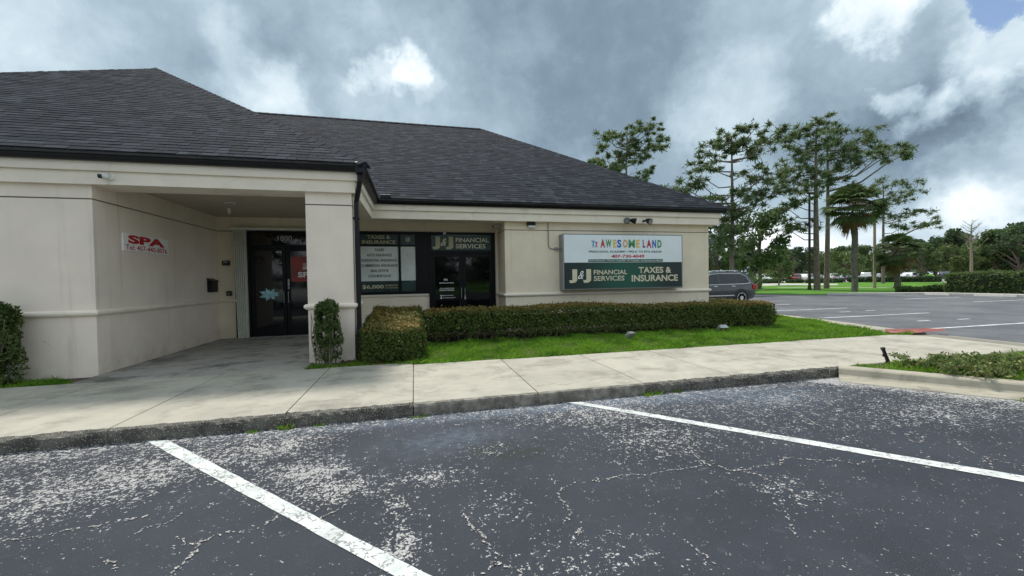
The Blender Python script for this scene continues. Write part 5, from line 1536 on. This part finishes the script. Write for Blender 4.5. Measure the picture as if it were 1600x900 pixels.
x, y = at(1187, 46); broadleaf('oak_tree', x, y, 8.6, 3.2, 'mid green oak between the SUV and the two tall pines', 'oak_leaves', 'broadleaf trees in the middle distance', n=3600, leaf=.34, trunk_h=.42, seed=3)
x, y = at(1120, 44); broadleaf('oak_tree', x, y, 7.6, 2.6, 'leafy oak showing between building corner and the pine behind the SUV', 'oak_leaves', 'broadleaf trees in the middle distance', n=3000, leaf=.32, trunk_h=.35, seed=4)
x, y = at(1217, 62); broadleaf('small_tree', x, y, 4.6, 2.4, 'small pale olive tree left of the dark lamp pole', 'oak_leaves_light', 'broadleaf trees in the middle distance', n=1800, leaf=.32, trunk_h=.3, seed=5)
x, y = at(1320, 82); broadleaf('small_tree', x, y, 6.0, 3.6, 'spreading light green tree right of the two tall pines', 'oak_leaves_light', 'broadleaf trees in the middle distance', n=2200, leaf=.40, trunk_h=.35, seed=6)
# wood behind the far lot: every tree its own object, three kinds shared
WOOD = 'trees of the wood behind the far lot'
kinds = [broadleaf('wood_tree', 0, 0, 12.0, 5.0, 'x', 'oak_leaves_dark', WOOD, n=3000, leaf=.62, trunk_h=.16, seed=11),
         broadleaf('wood_tree', 0, 0, 12.0, 4.4, 'x', 'oak_leaves', WOOD, n=3000, leaf=.60, trunk_h=.18, seed=12),
         broadleaf('wood_tree', 0, 0, 12.0, 5.6, 'x', 'oak_leaves_light', WOOD, n=3000, leaf=.62, trunk_h=.15, seed=13)]
spots = []
for k, u in enumerate(range(1096, 1660, 19)):
    dep = 122 + 10 * ((k * 7) % 3) + rnd.uniform(-3, 3); hh = rnd.uniform(8.5, 11.5)
    if u > 1400: hh += 2.4
    spots.append((u + rnd.uniform(-5, 5), dep, hh))
for u, dep, hh in ((1440, 104, 9.2), (1475, 110, 12.6), (1500, 102, 9.4), (1535, 106, 11.4), (1562, 100, 12.2), (1590, 96, 11.8), (1612, 100, 13.2), (1640, 98, 12.5), (1400, 116, 10.2), (1345, 116, 9.6), (1240, 112, 8.8), (1300, 118, 9.0), (1270, 114, 8.4)):
    spots.append((u, dep, hh))
LK = ['dark green broad tree', 'mid green oval tree', 'pale green spreading tree']
MARKS = [(1110, 'the building corner'), (1150, 'the pine by the SUV'), (1187, 'the oak past the SUV'), (1217, 'the small olive tree'), (1245, 'the dark red car'), (1265, 'the dark lamp pole'),
         (1284, 'the two tall pines'), (1313, 'the pale blue car'), (1335, 'the taller palm trunk'), (1366, 'the pale wooden pole'), (1402, 'the short palm'), (1430, 'the farther white SUV'),
         (1468, 'the long hedge gap'), (1489, 'the dark blue SUV'), (1517, 'the bare tree'), (1549, 'the silver car'), (1600, 'the tall clipped hedge')]
used_labels = set()


def wood_label(kd, u, dep):
    row = 'front row' if dep < 119 else 'middle row' if dep < 132 else 'back row'
    for m_u, m_s in sorted(MARKS, key=lambda e: abs(e[0] - u)):
        side = 'behind' if abs(m_u - u) < 8 else 'left of' if u < m_u else 'right of'
        l_ = LK[kd] + ', ' + row + ' of the wood, ' + side + ' ' + m_s
        if l_ not in used_labels:
            used_labels.add(l_); return l_


first = [True] * 3
for k, (u, dep, hh) in enumerate(spots):
    kd = (k * 5 + k // 3) % 3
    if first[kd]: o = kinds[kd]; first[kd] = False
    else: o = copy_tree(kinds[kd])
    x, y = at(u, dep); o.location = (x, y, 0); s_ = hh / 12.0; o.scale = (s_ * rnd.uniform(.9, 1.2), s_ * rnd.uniform(.9, 1.2), s_); o.rotation_euler = (0, 0, rnd.uniform(0, 6.28))
    o['label'] = wood_label(kd, u, dep)
# bare tree
x, y = at(1517, 88); bt = empty('bare_tree', (x, y, 0), label='leafless grey tree standing above the wood on the right', cat='tree')
b = MB(); b.tube([(0, 0, 0), (.1, 0, 4), (0, .1, 8.5), (.3, 0, 13)], [.32, .26, .16, .03], 7); b.build('trunk', 'twig', bt, local=True)
b = MB()
for k in range(26):
    z = rnd.uniform(4.5, 12.0); a = rnd.uniform(0, 6.28); L = rnd.uniform(1.0, 3.2) * (1 - .4 * (z - 4.5) / 8)
    e = Vector((math.cos(a) * L, math.sin(a) * L, z + L * rnd.uniform(.6, 1.2))); m_ = Vector((math.cos(a) * L * .5, math.sin(a) * L * .5, z + L * .3))
    b.tube([(0, 0, z), m_, e], [.07, .045, .012], 5, caps=False)
    for j in range(3):
        a2 = a + rnd.uniform(-1, 1); b.tube([m_.lerp(e, .4), m_.lerp(e, .4) + Vector((math.cos(a2) * .8, math.sin(a2) * .8, rnd.uniform(.4, 1.0)))], [.03, .008], 4, caps=False)
b.build('branches', 'twig', bt, local=True)


# fan palms
def palm(x, y, zc, R, tr_, label, nf=84, dead=14, seed=1):
    r_ = random.Random(seed)
    o = empty('palm_tree', (x, y, 0), label=label, cat='tree', group='cabbage palms on the lawn')
    b = MB(); n = 12
    b.tube([(.06 * math.sin(k), 0, zc * .93 * k / n) for k in range(n + 1)], [tr_ * (1.2 if k == 0 else 1.0 + .10 * (k % 2)) for k in range(n + 1)], 10); b.build('trunk', 'palm_bark', o, local=True)
    V_, T_ = [], []; st = MB()
    for k in range(nf + dead):
        dd = k >= nf
        a = r_.uniform(0, 2 * PI); el = r_.uniform(-1.35, -.55) if dd else math.asin(max(-.6, min(.98, r_.gauss(.22, .5))))
        L = R * (r_.uniform(.35, .6) if dd else r_.uniform(.48, .66))
        d = Vector((math.cos(a) * math.cos(el), math.sin(a) * math.cos(el), math.sin(el)))
        p0 = Vector((0, 0, zc - .15)); p1 = p0 + d * L
        st.tube([p0, p0.lerp(p1, .5) + Vector((0, 0, .06 * R)), p1], [.03, .022, .014], 4, caps=False)
        side = d.cross(Vector((0, 0, 1))); side = side.normalized() if side.length > .01 else Vector((1, 0, 0)); upv = side.cross(d)
        fl_ = R * r_.uniform(.36, .48)
        for j in range(17):
            f_ = (j / 16 - .5) * 2.9
            bd = (d * math.cos(f_) + side * math.sin(f_)).normalized(); sag = Vector((0, 0, -.22 - .25 * r_.random())) * fl_
            q0 = p1; q1 = p1 + bd * fl_ * .55 + upv * .02; q2 = p1 + bd * fl_ + sag
            wv = bd.cross(upv).normalized() * .070 * R / 2.6
            V_ += [q0, q1 + wv, q2, q1 - wv]; T_.append(r_.uniform(.6, 1) if dd else (r_.uniform(.3, .7) if r_.random() < .08 else 0))
    st.build('stalks', 'twig', o, local=True)
    raw_mesh('fronds', np.array([tuple(v_) for v_ in V_]), 4, 'palm_leaf', o, local=True, tip=T_)
    return o


palm(36.86, 26.84, 7.3, 2.5, .21, 'taller cabbage palm with brown lower fronds right of the two pines', seed=2)
palm(49.35, 31.68, 3.9, 2.4, .26, 'shorter cabbage palm with drooping fronds near the low hedge', seed=3, nf=64, dead=16)

# yucca-like plant behind the SUV
x, y = at(1172, 30); yc = empty('yucca', (x, y, 0), label='spiky green yucca clump just behind the SUV roof', cat='plant')
V_ = []
for k in range(170):
    a = rnd.uniform(0, 6.28); el = rnd.uniform(.35, 1.5); L = rnd.uniform(1.0, 1.9); r0 = rnd.uniform(0, .5); zb = rnd.uniform(.1, .8)
    p0 = Vector((math.cos(a) * r0, math.sin(a) * r0, zb)); d = Vector((math.cos(a) * math.cos(el), math.sin(a) * math.cos(el), math.sin(el)))
    sd = d.cross(Vector((0, 0, 1))).normalized() * .035; m_ = p0 + d * L * .6; e = p0 + d * L + Vector((0, 0, -.25 * math.cos(el) * L))
    V_ += [p0, m_ + sd, e, m_ - sd]
raw_mesh('leaves', np.array([tuple(v_) for v_ in V_]), 4, 'shrub_leaf', yc, local=True, tip=np.zeros(170))
b = MB()
for k in range(4): b.tube([(0.2 * math.cos(k * 1.6), .2 * math.sin(k * 1.6), 0), (0.25 * math.cos(k * 1.6), .25 * math.sin(k * 1.6), .8)], [.09, .06], 7)
b.build('stems', 'palm_bark', yc, local=True)


# far hedges and round shrubs
def far_hedge(label, p0, p1, width, height, n, mtl='oak_leaves_dark', name='hedge', leaf=.22, group='low hedges round the far lots'):
    cx, cy = (p0[0] + p1[0]) / 2, (p0[1] + p1[1]) / 2; L = math.dist(p0, p1); rz = math.atan2(p1[1] - p0[1], p1[0] - p0[0])
    o = empty(name, (cx, cy, 0), rz, label=label, cat='hedge', group=group)
    b = MB(); b.bevel_box(-L / 2 + .08, L / 2 - .08, -width / 2 + .08, width / 2 - .08, 0, height - .1, .1); b.build('branches', 'leaf_core', o, local=True)
    s = rng.random((n, 3)); face = rng.integers(0, 4, n)
    x_ = (s[:, 0] - .5) * L; y_ = (s[:, 1] - .5) * width; z_ = s[:, 2] * height
    y_ = np.where(face == 0, -width / 2, np.where(face == 1, width / 2, y_)); z_ = np.where(face >= 2, height, z_)
    e_ = rng.random(n) < .06; x_ = np.where(e_, np.sign(s[:, 0] - .5) * L / 2, x_)
    p = np.stack([x_, y_, z_], 1) + rng.normal(0, .06, (n, 3)); p[:, 2] += .06 * np.sin(x_ * 1.7) + .04 * np.sin(x_ * 4.1)
    raw_mesh('leaves', leaf_quads(p, leaf, .6), 4, mtl, o, local=True)
    return o


far_hedge('long low dark hedge across the far lawn, stretch left of its gap', (81.5, 60.0), (84.0, 48.0), 1.4, .85, 2600, leaf=.34)
far_hedge('long low dark hedge across the far lawn, stretch right of its gap', (85.0, 46.0), (94.5, 31.0), 1.4, .85, 3200, leaf=.34)
far_hedge('tall clipped hedge at the right lot edge behind the wheel stops', (36.7, 20.4), (38.2, 11.0), 1.3, 1.42, 7000, 'oak_leaves_light', leaf=.16)
far_hedge('short low shrub row between the short palm and the lot edge', (37.6, 24.2), (39.2, 21.2), .9, .42, 1600, 'oak_leaves_light', leaf=.16)
for (u, dep, r, h, lab) in ((1209, 80, 2.4, 1.0, 'rounded dark shrub near the driveway, left of the smaller one'), (1241, 80, 1.6, .8, 'smaller rounded shrub below the dark red car'), (1300, 76, 2.6, .9, 'rounded dark shrub behind the pair of tall pines'), (1268, 76, 1.2, .85, 'small dark shrub beside the dark lamp pole')):
    x, y = at(u, dep); o = empty('round_shrub', (x, y, 0), label=lab, cat='shrub', group='rounded shrubs by the far lot')
    v = np.concatenate([lumpy((rnd.uniform(-r, r) * .6, rnd.uniform(-r, r) * .6, h * .45), h * .62, 90, .3, .8) for _ in range(14)])
    raw_mesh('leaves', v, 4, 'oak_leaves_dark', o, local=True)
    b = MB(); [b.tube([(k * .3 - .6, 0, 0), (k * .35 - .7, .1, h * .5)], .05, 5) for k in range(5)]; b.build('stems', 'bark', o, local=True)

# poles
pl1 = empty('lamp_pole', (39.07, 32.75, 0), label='slim dark brown lamp pole just left of the two tall pines', cat='lamp pole')
b = MB(); b.tube([(0, 0, 0), (0, 0, .5), (0, 0, 9.7)], [.20, .12, .09], 10); b.build('pole', 'dark_pole', pl1, local=True)
b = MB(); b.bevel_box(-.14, .75, -.16, .16, 9.7, 9.84, .03); b.build('lamp_head', 'dark_pole', pl1, local=True)
pl2 = empty('utility_pole', (48.29, 33.11, 0), label='pale wooden pole between the taller palm and the short palm', cat='pole')
b = MB(); b.tube([(0, 0, 0), (0, 0, 8.3)], [.15, .11], 10); b.build('post', 'wood_pole', pl2, local=True)
b = MB(); b.tube([(-.02, 0, 8.3), (-.02, 0, 8.36)], .13, 10); b.build('cap', 'grey_metal', pl2, local=True)
x, y = at(1468, 78); ps = empty('gate_post', (x, y, 0), label='thin dark post in the gap of the long far hedge', cat='post')
b = MB(); b.tube([(0, 0, 0), (0, 0, 1.5)], .10, 8); b.build('post', 'dark_pole', ps, local=True)
b = MB(); b.tube([(0, 0, 1.5), (0, 0, 1.6)], [.14, .05], 8); b.build('cap', 'dark_pole', ps, local=True)
for (x, y, lab) in ((34.9, 17.2, 'white concrete wheel stop before the tall clipped hedge, nearer one'), (34.9, 20.3, 'white concrete wheel stop at the lot corner, farther one'), (34.9, 14.2, 'white concrete wheel stop before the tall clipped hedge, at the frame edge')):
    o = empty('wheel_stop', (x, y, 0), label=lab, cat='wheel stop', group='wheel stops along the lot edge')
    b = MB(); b.xprism([(-.09, 0), (.09, 0), (.06, .13), (-.06, .13)], -.95, .95); b.build('block', 'stop_concrete', o, local=True)

# distant pale office building behind the trees
x, y = at(1117, 95); az = math.atan2(x, y)
ob = empty('office_building', (x, y, 0), -az, label='distant pale blue multistorey office building glimpsed past the corner', cat='building')
mat('office_wall', (0.55, 0.60, 0.64), 0.7, 0.05, 0.6)
mat('office_glass', (0.06, 0.11, 0.15), 0.15, 0.2, 1.0)
b = MB(); b.box(-7, 2.2, 0, 14, 0, 11.2); ow = b.build('wall', 'office_wall', ob, local=True)
for k in range(4):
    for j in range(5):
        b = MB(); b.box(-6.6 + j * 1.75, -5.1 + j * 1.75, -.04, .02, 1.2 + k * 2.6, 2.7 + k * 2.6); b.build('window', 'office_glass', ob, local=True)
b = MB(); b.box(-7.2, 2.4, -.2, 14.2, 11.2, 11.6); b.build('roof', 'office_wall', ob, local=True)

# the side of the place behind the viewer: a belt of trees and a parked truck that the door glass mirrors
vs = []
for k in range(46):
    cx = rnd.uniform(-60, 60); cy = rnd.uniform(-62, -46)
    for j in range(5): vs.append(lumpy((cx + rnd.uniform(-3, 3), cy + rnd.uniform(-2, 2), rnd.uniform(1.5, 9.5)), rnd.uniform(2.2, 3.4), 130, .8))
for k in range(30):
    cx, cy = at(-200 + k * 42 + rnd.uniform(-15, 15), rnd.uniform(118, 140))
    for j in range(5): vs.append(lumpy((cx + rnd.uniform(-3, 3), cy + rnd.uniform(-2, 2), rnd.uniform(1.5, 8.0)), rnd.uniform(2.2, 3.2), 90, .8))
wd = raw_mesh('woods', np.concatenate(vs), 4, 'oak_leaves_dark')
tag(wd, 'belt of dark trees around the place, mirrored in the door glass', 'woods', kind='stuff')
vehicle('parked_pickup', (-6.6, -4.2, 0), .25, 'white', 'white pickup truck standing across the lot, mirrored in the left door', 'pickup truck', L=5.5, kind='pickup')
